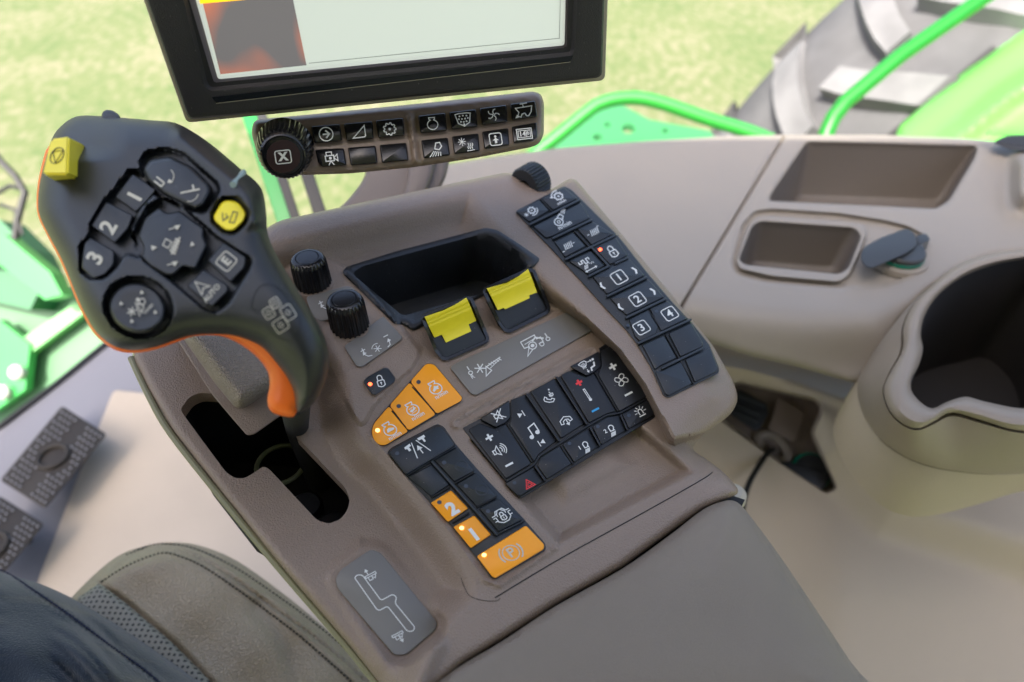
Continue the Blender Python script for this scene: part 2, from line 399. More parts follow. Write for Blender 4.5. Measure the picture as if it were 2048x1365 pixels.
relief(m, CON, OUTR, [SLOT, inset(TRAYO, 5)], conh, 5, TAUPE, dens=5, lines=[[(540, 482), (943, 380), (1112, 572), (1180, 640), (1243, 700), (1292, 768), (1324, 830)]], loops=[inset(OUTR, d) for d in (2, 5, 10, 16)]+[inset(PLAT, -4), inset(PLAT, 5)], fine=[([(1180, 640), (1243, 700), (1292, 768), (1324, 830), (1348, 876), (1400, 866), (1470, 852)], (-14, -10, -6, -3, 3, 6, 10, 14)), ([(742, 873), (776, 912), (852, 1005), (913, 1082), (968, 1160)], (-9, -4, 0, 4, 9))],
       outer_rings=[(-1, -.003), (3, -.006), (5, -.04)], hole_rings=[([(0, .009)], TAUPE, False), ([(0, .004)], TAUPE, False)])
m.build('body', console, smooth=50)
m = MB()                               # dark shaft box under the lever gate
q = [CON.P(x, y, HL-.002) for x, y in [(352, 770), (640, 790), (715, 990), (700, 1060), (610, 1060), (440, 960), (345, 840)]]
slabv = -UPZ*.09
N = len(q); low = [p+slabv for p in q]
m.add(q+low, [[i, (i+1) % N, N+(i+1) % N, N+i] for i in range(N)]+[list(range(N, 2*N))], DARKM)
m.build('gate_cavity', console, smooth=0)
m = MB()
pc = CON.P(530, 850, HL) - UPZ*.045
tube(m, [pc+Vector((math.cos(t)*.017, math.sin(t)*.017, 0)) for t in [2*math.pi*k/24 for k in range(25)]], .0018, mat('olive_ring', (.10, .11, .05), .5), 8, False)
m.build('cable_ring', console)
m = MB()
for (x, y, r) in ((640, 980, .016), (662, 1022, .010), (580, 930, .012)):
    p = CON.P(x, y, HL) - UPZ*.05
    lathe(m, p, (0.1, 0, 1), [(r, -.02, 0), (r, 0, 0), (r*.8, .003, 0), (r*.5, .003, 0)], BLACK, 20)
m.build('linkage', console)
# lever-gate cover: taupe plinth with a grained leather wedge
m = MB()
pl_ = rnd([(352, 676), (372, 650), (560, 620), (618, 700), (622, 790), (508, 870), (494, 872), (424, 790)], 8)
pad(m, CON, pl_, HL-.006, -.030, 3, TAUPE); m.build('plinth', console)
m = MB()
lw = rnd([(362, 672), (380, 650), (540, 630), (600, 700), (596, 748), (486, 818), (470, 816), (430, 768)], 12)
def lwh(X, Y): d = sdf(lw, X, Y); return -.029 + .030*R(d/34)*(1-.15*S((Y-700)/120)) 
relief(m, CON, lw, [], lwh, 6, LEATHC, outer_rings=[(0, -.004)]); m.build('leather_cover', console)
# outer shell seam under the left edge
m = MB()
seam = cat([(262, 716), (298, 792), (342, 868), (447, 1001), (557, 1134), (697, 1296), (765, 1380)], 4, False)
tube(m, [CON.P(x, y, HL-.006) for x, y in seam], .0022, mat('olive_shell', (.22, .21, .12), .5), 8)
m.build('edge_trim', console)
# plates
def marks(m, pl, c, sc, h, mt=WHITE, w=2.2, ex=(.885, -.466), ey=(.50, .80)): return Ic(m, pl, c, ex, ey, sc, h, mt, w)
HP = H0+.0012
def plate(name, poly, h, draw=None):
    m = MB(); pad(m, CON, rnd(poly, 7), h-.004, h+.0009, 1, GREYP)
    if draw: draw(m)
    return m.build(name, console)
def dC(m):
    h = H0+.0016+.0004; g = lambda x, y: Z3((x, y))[0]
    I = marks(m, CON, g(1133, 955), 10, h, w=2); I.l([(0, -.45), (0, .45)]); I.c = g(1148, 982); I.c_(0, 0, .38, 1.8); I.c = g(1161, 1006); I.x('R', 0, 0, 1.25)
    I = marks(m, CON, g(1205, 955), 11, h, w=2.2)
    for k in range(3): a_ = math.radians(90+k*60); I.l([(-math.cos(a_), -math.sin(a_)), (math.cos(a_), math.sin(a_))])
    I.l([(.2, 1.9), (1.1, .2), (1.6, 1.4)], 2, True); I.l([(1.2, .3), (4.2, -.1)], 2); I.l([(1.6, .9), (4.0, .2)], 1.6)
    for k in range(5): I.l([(1.8+k*.5, -.1), (2.1+k*.5, .55)], 1.6)
    I = marks(m, CON, g(1515, 808), 14, h, w=2)
    I.l([(-1.2, -1), (1.0, -1), (1.0, -.3), (1.6, -.3), (1.6, .5), (.9, .5)], 2); I.l([(-1.2, -1), (-1.2, .1), (-.5, .2), (-1.4, 1.4), (-.2, .8)], 2)
    I.c_(0, .3, .55, 2); I.d(0, .3, .28); I.c_(1.25, .75, .3, 1.8); I.l([(.3, -.3), (.9, -.6), (1.9, .1)], 3); I.l([(-.9, -.4), (.5, -.5)], 1.6)
    I = marks(m, CON, g(1602, 755), 10, h, w=2); I.l([(0, -.45), (0, .45)]); I.c = g(1614, 778); I.c_(0, 0, .38, 1.8)
plate('label_plate', Z3((1022, 948), (1060, 925), (1785, 590), (1815, 600), (1892, 722), (1180, 1118), (1150, 1108)), H0+.0007, dC)
def arrows(m, c, h, full=True):
    I = marks(m, CON, c, 10, h, w=1.8, ey=(.45, .75))
    I.l([(-3.2, -1.0), (-2.2, -1.0)]); I.l([(-2.7, -1.5), (-2.7, -.5)])
    I.l([(-2.9, -.1), (-2.4, .7), (-1.6, 1.0)]); I.f([(-3.2, .1), (-2.9, -.7), (-2.3, -.1)])
    if full:
        for k in range(3): a_ = math.radians(90+k*60); I.l([(-math.cos(a_)*.8, .2-math.sin(a_)*.8), (math.cos(a_)*.8, .2+math.sin(a_)*.8)], 1.6)
        I.c_(0, .1, 1.1, 1.4, a0=200, a1=300)
        I.l([(1.9, 1.0), (2.6, .7), (2.8, -.2)]); I.f([(3.2, -.1), (2.8, -.8), (2.3, 0)]); I.l([(2.2, -1.5), (3.2, -1.5)])
plate('label_plate', Z3((155, 525), (405, 457), (440, 470), (520, 560), (480, 625), (245, 672), (195, 640)), H0+.0042, lambda m: arrows(m, Z3((330, 545))[0], H0+.0042+.0013, False))
plate('label_plate', Z3((385, 822), (430, 790), (540, 700), (622, 640), (738, 768), (728, 785), (492, 948), (460, 942)), H0+.0042, lambda m: arrows(m, Z3((585, 832))[0], H0+.0042+.0013))
m = MB(); pD = rnd(Z8((132, 295), (150, 262), (262, 184), (300, 196), (510, 455), (505, 485), (395, 578), (350, 578), (140, 330)), 8)
pad(m, CON, pD, HD-.006, HD+.0012, 1, GREYP)
def dDh(m, h):
    g = lambda x, y: Z8((x, y))[0]
    I = Ic(m, CON, (0, 0), (1, 0), (0, 1), 1, h, WHITE, 2.0)
    I.l(rnd(Z8((203, 290), (213, 280), (232, 280), (302, 375), (345, 352), (360, 362), (354, 385), (428, 475), (420, 490), (400, 490), (326, 396), (296, 412), (286, 408)), 5), 2.0, True)
    for c, sg in (((258, 274), 1), ((358, 495), -1)):
        I = marks(m, CON, g(*c), 11, h+1e-4, w=1.8)
        I.l([(-1, .2), (1.1, .2), (1.1, .6), (-1, .6)], 1.8, True); I.l([(-.6, .6), (-.6, 1.3), (.1, 1.3), (.1, .8), (.5, 1.3), (.9, .7)], 1.8)
        if sg > 0: I.l([(-.3, .2), (-.3, -.7)], 1.8); I.f([(-.7, -.5), (-.3, -1.1), (.1, -.5)])
        else: I.l([(.2, 1.3), (.2, 2.0)], 1.8); I.f([(-.2, 1.6), (.2, 2.3), (.6, 1.6)])
dDh(m, HD+.0015); m.build('label_plate', console)
# storage tray
m = MB(); g3 = lambda *p: Z3(*p)
TIN = rnd(g3((430, 382), (500, 338), (1195, 150), (1280, 158), (1440, 250), (1500, 330), (1440, 440), (740, 640)), 10)
def trh(X, Y): 
    return conh(X, Y)+.0008 + .0016*R(sdf(TRAYO, X, Y)/8) - .006*S(sdf(TRAYO, X, Y)/30-.3)
relief(m, CON, TRAYO, [TIN], trh, 5, TRAYM, outer_rings=[(0, -.005)], hole_rings=[([(.02, .006), (.08, .03), (.16, .042)], TRAYM, True)])
m.build('storage_tray', console)
# yellow paddle switches
def paddle(fr, ye, lab):
    fr = rnd(g3(*fr), 4); ye = g3(*ye); m = MB()
    bx = np.array(fr); lo_ = fr
    # height ramp: tall at the far edge, low at the near edge
    d0 = np.array([.40, .917]); pr = bx@d0; a0, a1 = pr.min(), pr.max()
    def ramp(X, Y): return H0 + .026*(1-S(((X*d0[0]+Y*d0[1])-a0)/(a1-a0)))+.002
    inn = inset(fr, 6.5)
    relief(m, CON, fr, [inn], ramp, 4, GLOSS, dens=4, outer_rings=[(0, -.0015), (0, -.03)])
    vs = []; n = len(inn); 
    for dh in (0, -.010):
        X = np.array([p[0] for p in inn]); Y = np.array([p[1] for p in inn]); H = ramp(X, Y)
        vs += [CON.P(inn[i][0], inn[i][1], float(H[i])) + UPZ*max(dh, -(float(H[i])-H0-.0009)) for i in range(n)]
    m.add(vs, [[i, (i+1) % n, n+(i+1) % n, n+i] for i in range(n)]+[list(range(n, 2*n))], BLACK)
    fo = m.build('paddle_switch', console)
    m = MB(); X = np.array([p[0] for p in ye]); Y = np.array([p[1] for p in ye]); yy = ye
    def yh(X, Y):
        t = ((X*d0[0]+Y*d0[1])-(X0))/(X1-X0); return ramp(X, Y)+.0025-.004*np.sin(np.clip(t, 0, 1)*math.pi*.8) - .0006*np.exp(-((t-.2)/.03)**2) - .0006*np.exp(-((t-.3)/.03)**2)
    pr2 = np.array(yy)@d0; X0, X1 = pr2.min(), pr2.max()
    relief(m, CON, yy, [], yh, 3, YEL, dens=2, outer_rings=[(-.4, -.001), (.5, -.012)])
    m.build('yellow_lever', fo)
paddle([(848, 650), (856, 628), (1130, 518), (1160, 528), (1262, 770), (1255, 800), (1010, 908), (975, 905), (930, 850)],
       [(872, 645), (990, 605), (1060, 570), (1122, 530), (1150, 590), (1182, 668), (1135, 690), (1152, 732), (1000, 800), (975, 752), (930, 770), (900, 710)], 'left')
paddle([(1220, 492), (1230, 468), (1500, 350), (1535, 358), (1632, 590), (1622, 622), (1385, 742), (1350, 735), (1300, 660)],
       [(1246, 474), (1370, 440), (1440, 400), (1494, 358), (1520, 420), (1548, 498), (1500, 515), (1504, 532), (1355, 600), (1348, 590), (1312, 604), (1280, 540)], 'right')
# knobs on turned bosses
def knob(cx, cy, r, hgt, boss):
    base = CON.P(cx, cy, H0+.003); m = MB()
    kr = r*.35e-3*1.07
    lathe(m, base, UPZ, [(kr*1.0, 0, 1), (kr*.99, hgt*.3, 1), (kr*.96, hgt*.78, 1), (kr*.93, hgt*.86, .5), (kr*.84, hgt*.96, 0), (kr*.72, hgt, 0), (kr*.62, hgt, 0), (kr*.60, hgt-.0006, 0), (kr*.57, hgt, 0), (kr*.3, hgt+.0002, 0)], GLOSS, 120, 24, .07)
    k_ = m.build('rotary_knob', console, smooth=35)
    m = MB(); lathe(m, base-UPZ*.012, UPZ, [(kr*1.16, -.004, 0), (kr*1.10, .008, 0), (kr*1.06, .011, 0), (kr*.9, .0118, 0)], TAUPE2, 40)
    m.build('knob_boss', k_)
knob(627, 566, 36, .0235, 1); knob(700, 652, 37, .0255, 1)
# thumbwheel
m = MB(); c1 = CON.P(1062, 366, -.006); ax = (CON.P(1130, 320, -.006)-CON.P(1020, 385, -.006)).normalized()
lathe(m, c1-ax*.0095, ax, [(.006, 0, 0), (.0155, .0, 0), (.0170, .0015, 1), (.0170, .0175, 1), (.0155, .019, 0), (.006, .019, 0)], BLACK2, 120, 30, .09)
m.build('thumbwheel', console, smooth=30)
# armrest pad
PADO = cat([(862, 1392), (874, 1366), (922, 1331), (1003, 1283), (1110, 1213), (1244, 1138), (1340, 1070), (1405, 1020), (1446, 1003), (1470, 1003), (1492, 1022), (1540, 1085), (1593, 1161), (1700, 1322), (1765, 1425), (1500, 1440), (1100, 1440)], 5)
m = MB()
def padh(X, Y):
    d = sdf(PADO, X, Y); base = -.022
    return base + .008*R(d/12)+.012*R(d/130)*S((X-900)/500) + .004*R(d/60)
relief(m, CON, PADO, [], padh, 10, PADM, outer_rings=[(1, -.004), (3, -.05)]); m.build('armrest_pad', console)
m = MB(); tube(m, [CON.P(x, y, float(conh(np.array([x]), np.array([y]))[0])+.0001) for x, y in cat([(990, 1196), (1120, 1118), (1290, 1024), (1400, 962), (1425, 945)], 8, False)], .00035, DARKM, 6); m.build('trim_seam', console)
m = MB(); tube(m, [CON.P(x, y, float(conh(np.array([x]), np.array([y]))[0])+.0001) for x, y in cat(Z8((600, 290), (612, 325), (635, 360), (690, 376), (735, 376), (745, 366)), 4, False)], .00018, DARKM, 6); m.build('trim_seam', console)
m = MB(); fill(m, CON, [(850, 1400), (900, 1330), (1010, 1255), (1240, 1105), (1400, 1000), (1445, 985), (1490, 1000), (1470, 1040), (1250, 1165), (1000, 1320), (930, 1420)], -.040, DARKM); m.build('gap_shade', console)  # black sheet added as the shade in the pad gap, stops light from below
# ------------------------------------------------------------------ keypads
EX, EY = (.885, -.466), (.56, .83)
def key(parent, poly, h, mt=BLACK2, bev=2.0, hh=.0016, draw=None, r=3, name='button', label=None, dish=0):
    m = MB(); pad(m, CON, rnd(poly, r), h-.002, h+hh, bev, mt, dish=dish)
    if draw: draw(m, h+hh+.00012)
    return m.build(name, parent, label)
def bar(parent, pts, wd, h, mt=BLACK2, name='rib', hh=.0012, g=None):
    m = MB(); (x1, y1), (x2, y2) = pts; d = Vector((x2-x1, y2-y1)).normalized(); n_ = Vector((-d.y, d.x))*wd/2; d = d*wd/2
    poly = [(x1-d.x+n_.x, y1-d.y+n_.y), (x2+d.x+n_.x, y2+d.y+n_.y), (x2+d.x-n_.x, y2+d.y-n_.y), (x1-d.x-n_.x, y1-d.y-n_.y)]
    pad(m, CON, rnd(poly, wd*.45), h-.002, h+hh, wd*.33, mt); return m.build(name, parent)
def led(m, c, h, mt=LEDOFF, r=4.6): fill(m, CON, ell(c, r, r*.88, 14), h+5e-5, mt)
# icon vocabulary ---------------------------------------------------
def i_lock(I):
    I.l(rnd([(-.75, -.1), (.75, -.1), (.75, 1.05), (.25, 1.35), (-.25, 1.35), (-.75, 1.05)], .3), None, True)
    I.l([(-.5, -.1), (-.5, -.75)] + [(.5*math.cos(t), -.75+.5*math.sin(t)) for t in [math.pi+math.pi*k/8 for k in range(9)]] + [(.5, -.1)])
    I.d(0, .45, .2); I.l([(0, .5), (0, .95)], 1.5)
def i_engine(I, inner=None):
    I.l([(-.55, -1.15), (.55, -1.15), (.5, -.85), (.3, -.7)] + [(.95*math.cos(t), .15+.9*math.sin(t)) for t in [math.radians(-65+310*k/18) for k in range(19)]] + [(-.3, -.7), (-.5, -.85)], None, True)
    if inner == 'turtle': I.f([(-.6, .35), (-.4, -.1), (0, -.25), (.4, -.05), (.75, .1), (.55, .35)])
    if inner == 'rabbit': I.f([(-.6, .2), (-.2, -.1), (0, -.4), (.3, -.2), (.7, -.1), (.4, .15), (.5, .4), (0, .3), (-.5, .5)])
    if inner == 'mid': I.f([(-.6, .2), (-.2, -.05), (.0, .1), (.3, -.2), (.6, 0), (.4, .2), (-.3, .45)]); I.l([(-.5, -.2), (.5, -.3)], 1.2)
    if inner == 'mid': I.l([(-.5, .6), (.5, .5)], 1.2)
def gear(I, x, y, r, n=8, w=2):
    P = []
    for k in range(n*4):
        q = 2*math.pi*k/(n*4); rr = r*(1.0 if k % 4 < 2 else .78); P.append((x+rr*math.cos(q), y+rr*math.sin(q)))
    I.l(P, w, True); I.d(x, y, r*.22)
def i_plus(I): I.l([(-1, 0), (1, 0)], 4.2); I.l([(0, -1), (0, 1)], 4.2)
def i_box(I, s):
    for a_, b_ in ((-35, 215),): pass
    for x0, x1, y0, y1 in ((-1, -1, -.5, -1), ): pass
    q = rnd([(-1, -1), (1, -1), (1, 1), (-1, 1)], .42); I.l(q, 1.8, True)
    I.x(s, 0, .02, 1.75, .016)
def i_lamp(I, n=''):
    I.l([(.05, .1), (.05, -.5)] + [(.45+.45*math.cos(t), -.5+.5*math.sin(t)) for t in [math.radians(200+220*k/8) for k in range(9)]] + [(.75, .15)], 2, True)
    for k in range(5): I.l([(.05+k*.19, .4), (-.35+k*.19, 1.15)], 1.5)
    if n: I.x(n, -.75, -.35, 1.1, .02)
def i_chev(I, sg): I.f([(-.35*sg, -1), (.1*sg, -1), (.55*sg, 0), (.1*sg, 1), (-.35*sg, 1), (.05*sg, 0)])
def ic(c, sc, fn, mt=WHITE, w=2.1, ex=EX, ey=EY, **k):
    return lambda m, h: fn(Ic(m, CON, c, ex, ey, sc, h, mt, w), **k)
def multi(*fs):
    def d(m, h):
        for f_ in fs: f_(m, h)
    return d
def ledf(c, mt=LEDOFF, r=4.6): return lambda m, h: led(m, c, h, mt, r)
TXB = dict(bold=.02)
def i_txt(I, s, size=1.0, bold=.015, asp=1): I.x(s, 0, 0, size, bold, asp)
# --- right strip
k4 = lambda x, y: Z4((x, y))[0]
HR = .0012
m = MB()
mo = rnd(Z4((135, 255), (270, 185), (405, 115), (445, 135), (700, 388), (860, 590), (1000, 755), (1100, 860), (1200, 985), (1252, 1110), (1250, 1138), (975, 1274), (948, 1262), (880, 1110), (806, 985), (745, 905), (640, 795), (500, 640), (330, 455)), 7)
pad(m, CON, mo, HR-.006, HR, 1.5, BLACK2)
RS = m.build('keypad', console, 'long black keypad running down the right edge')
def hatch(I, up):
    for k in range(5): I.l([(-.75+k*.38, .55-.0*k), (-.35+k*.38, -.75)], 1.7)
    if up: I.l([(-1.5, -.1), (-1.05, -.1)], 1.6); I.l([(1.2, -.85), (1.65, -.85)], 1.6)
    else: I.l([(-1.6, .6), (-1.1, .6)], 1.6); I.l([(1.25, -.1), (1.7, -.1)], 1.6)
def i_blow(I):
    I.c_(-.35, .3, .62, 2.2); I.c_(-.35, .3, .22, 1.6); I.l([(-.2, -.35), (.5, -.75), (.75, -.2), (.3, .25)], 2.2)
    for k in range(3): I.l([(.75+k*.15, -.8+k*.18), (1.35+k*.15, -1.3+k*.12)], 1.5)
def i_gearsnow(I):
    gear(I, .3, -.1, .72, 8, 2); I.c_(.3, -.1, 1.1, 1.8, a0=0, a1=120)
    for k in range(3): q = math.radians(k*60); I.l([(-1.1-.45*math.cos(q), .2-.45*math.sin(q)), (-1.1+.45*math.cos(q), .2+.45*math.sin(q))], 1.3)
def i_gearrev(I): gear(I, 0, 0, .8, 8, 2); I.c_(0, 0, 1.25, 1.8, a0=200, a1=290); I.f([(-1.5, -.5), (-1.05, -.1), (-.9, -.7)])
def i_spread(I):
    I.l([(-1.1, -.9), (-1.1, -.4), (-.6, -.4), (-.6, -.9), (-.2, -.9), (-.2, -.1), (.3, -.1), (.3, -.9), (.8, -.9), (.8, -.5)], 2)
    for k in range(3): I.l([(-.5+k*.25, .1), (-.9+k*.25, .8)], 1.6)
    for k in range(4): I.d(.4+k*.22, .15+.15*(k % 2), .09)
    I.l([(-1, 1.2), (1, 1.2)], 1.6); I.f([(-1.2, 1.2), (-.8, .95), (-.8, 1.45)]); I.f([(1.2, 1.2), (.8, .95), (.8, 1.45)])
EYS = (.62, .78)
K = lambda *p, **k: key(RS, Z4(*p), HR, **k)
nm = lambda c, s, mt=WHITE, ex=EX, ey=EY: ic(c, s, i_txt, mt=mt, s='n/min', ex=ex, ey=ey)
K((140, 256), (268, 190), (325, 250), (215, 312), draw=ic(k4(222, 255), 10, i_gearsnow, ey=EYS))
K((280, 184), (402, 122), (480, 186), (345, 248), draw=multi(ic(k4(374, 172), 10.5, i_gearrev, ey=EYS), nm(k4(391, 203), 8.5, ey=EYS)))
K((232, 336), (495, 205), (548, 292), (345, 388), (305, 400), draw=multi(ic(k4(380, 298), 13, i_blow, ey=EYS), nm(k4(408, 330), 13, ey=EYS)))
K((475, 350), (560, 310), (675, 380), (555, 438), draw=ic(k4(568, 370), 9.5, hatch, ey=EYS, up=True))
K((350, 420), (452, 368), (525, 445), (410, 505), draw=ic(k4(424, 446), 9.5, hatch, ey=EYS, up=False))
K((560, 445), (685, 393), (752, 495), (690, 528), (655, 545), draw=multi(ledf(k4(602, 463), LEDON, 3.6), ic(k4(668, 472), 9.5, i_lock, ey=EYS)))
K((428, 525), (550, 470), (630, 550), (538, 598), draw=ic(k4(530, 540), 11.5, i_spread, ey=EYS))
K((560, 612), (655, 560), (760, 512), (845, 605), (640, 708), draw=multi(ic(k4(705, 614), 13, i_box, ey=EYS, s='1'), ic(k4(790, 577), 8, i_chev, ey=EYS, sg=1), ic(k4(614, 661), 8, i_chev, ey=EYS, sg=-1)))
K((655, 728), (865, 625), (952, 722), (745, 822), draw=multi(ic(k4(806, 734), 13, i_box, ey=EYS, s='2'), ic(k4(890, 692), 8, i_chev, ey=EYS, sg=1), ic(k4(712, 776), 8, i_chev, ey=EYS, sg=-1)))
K((758, 845), (860, 792), (920, 885), (905, 925), (820, 965), (790, 935), draw=multi(ledf(k4(753, 877), LEDOFF, 3.5), ic(k4(828, 889), 13, i_box, ey=EYS, s='3')))
K((872, 785), (968, 742), (1080, 842), (935, 908), draw=multi(ledf(k4(910, 800), LEDOFF, 3.5), ic(k4(982, 813), 13, i_box, ey=EYS, s='4')))
K((830, 985), (950, 930), (1020, 1055), (935, 1095), (900, 1120), (860, 1040))
K((975, 920), (1098, 862), (1165, 975), (1160, 995), (1040, 1048))
K((935, 1125), (1045, 1072), (1105, 1195), (975, 1262), (955, 1250), (900, 1130))
K((1065, 1062), (1170, 1015), (1205, 1000), (1245, 1110), (1240, 1130), (1118, 1188))
for a_, b_ in (((222, 324), (488, 192)), ((346, 400), (552, 302)), ((414, 516), (684, 386)), ((542, 607), (648, 554)), ((556, 452), (648, 552)), ((686, 538), (750, 508)),
               ((642, 717), (852, 616)), ((747, 834), (958, 733)), ((812, 974), (1095, 846)), ((942, 1110), (1158, 1004))):
    bar(RS, Z4(a_, b_), 5.2, HR, hh=.0026)
for a_, b_ in (((276, 186), (334, 250)), ((462, 362), (540, 446)), ((886, 822), (920, 876)), ((962, 930), (1112, 1195))):
    bar(RS, Z4(a_, b_), 3.2, HR+.0004, DARKM, 'groove', hh=.0014)
# --- centre block
k6 = lambda x, y: Z6((x, y))[0]
HB = H0+.001
m = MB(); bo = rnd(Z6((78, 706), (1335, 8), (1370, 30), (1560, 315), (1645, 478), (1705, 625), (1690, 650), (590, 1312), (568, 1305)), 5)
pad(m, CON, bo, HB-.020, HB-.0004, 2, BLACK)
BK = m.build('keypad', console, 'black climate and radio keypad in the middle of the console')
KB = lambda *p, **k: key(BK, Z6(*p), HB-.0004, mt=BLACK, **{**dict(bev=1.5, hh=.0016), **k})
def i_spk(I): 
    I.l([(-1, -.35), (-.55, -.35), (0, -.9), (0, .9), (-.55, .35), (-1, .35)], 2, True); I.l([(-.55, -.35), (-.55, .35)], 1.6)
    for r_ in (.5, .85, 1.2): I.c_(.05, 0, r_, 1.8, a0=-55, a1=55)
def i_mute(I): I.l([(-.8, -.35), (-.35, -.35), (.3, -.9), (.3, .9), (-.35, .35), (-.8, .35)], 1.8, True); I.l([(-1, -1), (1, 1)], 1.9); I.l([(1, -1), (-1, 1)], 1.9)
def i_note(I): I.l([(-.45, .8), (-.45, -.8), (.75, -1.05), (.75, .5)], 2.4); I.d(-.75, .85, .36); I.d(.45, .55, .36)
def i_next(I, s=1): I.f([(-.6*s, -.6), (.4*s, 0), (-.6*s, .6)]); I.l([(.65*s, -.75), (.65*s, .75)], 1.8)
def i_phone(I):
    I.l(rnd([(-1, -.1), (-.6, -.5), (-.3, -.2), (-.4, .1), (.2, .6), (.5, .4), (.9, .8), (.4, 1.2), (-.4, .9), (-1, .3)], .2), 1.8, True)
    for r_ in (.4, .75, 1.1): I.c_(.25, .0, r_*.55, 1.4, a0=-80, a1=10)
    I.d(.95, -1.5, .18); I.l([(.7, -1.1), (.8, -.6), (1.2, -.5), (1.1, -.1), (.7, .0)], 1.7)
def i_hang(I):
    I.l(rnd([(-1.1, .3), (-1, -.4), (0, -.9), (1, -.4), (1.1, .3), (.6, .4), (.5, -.1), (0, -.3), (-.5, -.1), (-.6, .4)], .2), 1.8, True)
    I.l([(0.1, -.1), (.1, .8)], 2); I.f([(-.3, .5), (.1, 1.1), (.5, .5)])
def i_therm(I): I.l(rnd([(-.14, -1.4), (.14, -1.4), (.14, .6), (-.14, .6)], .1), 1.5, True); I.d(0, .95, .28)
def i_fan(I):
    for k in range(4):
        q = math.radians(k*90+20); c_, s_ = math.cos(q), math.sin(q)
        P = cat([(0, 0), (-.35, -.55), (.0, -1.1), (.55, -.95), (.4, -.35)], 3); I.l([(x*c_-y*s_, x*s_+y*c_) for x, y in P], 1.6, True)
    I.d(0, 0, .16)
def i_air(I):
    I.l([(-1.4, -.9), (-.9, -1.1), (-.2, -1.1), (.1, -.8), (-.3, -.1), (-.9, -.1)], 1.7, True)
    for k in range(3): I.l([(-.9+k*.25, -.8), (-1.0+k*.25, .3)], 1.3)
    I.l([(.2, -.6), (.8, -.6)], 1.6); I.f([(.8, -.9), (1.1, -.6), (.8, -.3)]); I.d(1.35, -.6, .22)
    I.l([(1.25, -.1), (1.0, .6), (.3, .7), (.1, 1.3)], 3.2); I.l([(-.5, .6), (-.5, 1.1)], 1.5); I.f([(-.75, .95), (-.5, 1.35), (-.25, .95)])
def i_tri(I): I.l([(0, -1), (1, .8), (-1, .8)], 1.8, True); I.l([(0, -.35), (.5, .5), (-.5, .5)], 1.5, True)
def i_beacon(I):
    I.l([(-.4, .5), (-.4, -.4), (-.15, -.7), (.15, -.7), (.4, -.4), (.4, .5)], 2); I.l([(-.7, .75), (.7, .75)], 2.2)
    for q in (180, 215, 250, 290, 325, 0):
        a_ = math.radians(q); I.l([(.7*math.cos(a_), -.1+.85*math.sin(a_)), (1.2*math.cos(a_), -.1+1.35*math.sin(a_))], 1.5)
EYB = (.52, .80)
ib = lambda x, y, q_, fn, **k: ic(k6(x, y), q_, fn, **{**dict(ey=EYB), **k})
minus = lambda I: I.l([(-1, 0), (1, 0)], 4)
KB((150, 745), (245, 690), (370, 735), (455, 695), (672, 1025), (462, 1150), draw=multi(ib(325, 808, 8, i_plus), ib(405, 915, 12, i_spk), ib(490, 1032, 8.5, minus)), name='button')
KB((505, 640), (500, 500), (620, 452), (880, 835), (735, 945), (695, 1010), (490, 700), draw=multi(ib(585, 618, 9, i_next), ib(688, 752, 12.5, i_note), ib(760, 848, 9, i_next, s=-1)))
KB((665, 430), (868, 318), (1112, 692), (918, 815), draw=multi(ib(815, 480, 10, i_phone), ib(960, 670, 11, i_hang)))
KB((915, 295), (985, 258), (1125, 308), (1190, 275), (1372, 590), (1300, 610), (1150, 685), draw=multi(ib(1067, 355, 7, i_plus, mt=RED), ib(1140, 460, 11, i_therm), ib(1203, 580, 8, minus, mt=BLUE)))
KB((1255, 210), (1245, 95), (1345, 45), (1545, 315), (1628, 470), (1402, 592), (1225, 285), draw=multi(ib(1347, 222, 8, i_plus), ib(1418, 332, 11.5, i_fan), ib(1478, 447, 8.5, minus)))
KB((245, 655), (490, 502), (500, 640), (455, 688), (378, 724), hh=.0028, draw=ib(402, 625, 11, i_mute))
KB((990, 222), (1230, 95), (1248, 215), (1200, 262), (1132, 298), hh=.0028, draw=ib(1140, 212, 11, i_air))
KB((455, 1190), (690, 1055), (780, 1165), (585, 1290), (560, 1290), draw=multi(ib(652, 1190, 10, i_tri, mt=RED), ledf(k6(533, 1182), LEDOFF, 4)))
KB((722, 1040), (748, 975), (905, 878), (1005, 1025), (800, 1152))
KB((930, 865), (1145, 735), (1230, 880), (1028, 1015), draw=multi(ib(1112, 892, 11, i_lamp, n='1'), ledf(k6(988, 858), LEDOFF, 4)))
KB((1178, 715), (1300, 640), (1400, 628), (1458, 745), (1252, 868), draw=multi(ib(1325, 755, 11, i_lamp, n='2'), ledf(k6(1222, 718), LEDOFF, 4)))
KB((1425, 615), (1640, 495), (1690, 620), (1480, 735), draw=multi(ib(1578, 600, 10, i_beacon), ledf(k6(1480, 625), LEDOFF, 4)))
for a_, b_ in (((635, 452), (900, 832)), ((885, 312), (1130, 692)), ((708, 1048), (785, 1160)), ((1162, 728), (1240, 870)), ((1416, 625), (1466, 738))):
    bar(BK, Z6(a_, b_), 4.6, HB, BLACK, hh=.0030)
for a_, b_ in (((478, 700), (676, 1005)), ((1208, 278), (1388, 585)), ((922, 882), (1018, 1028))):
    bar(BK, Z6(a_, b_), 4.5, HB, DARKM, 'groove', hh=.0011)
pl6 = [(452, 1178), (690, 1040), (738, 962), (900, 862), (1150, 708), (1300, 622), (1400, 610), (1640, 482)]
m = MB()
for i in range(len(pl6)-1):
    pass
tube(m, [CON.P(*k6(x, y), HB+.0006) for x, y in rnd(pl6, 25)[3:-3]], .0008, BLACK, 8); m.build('rib', BK)
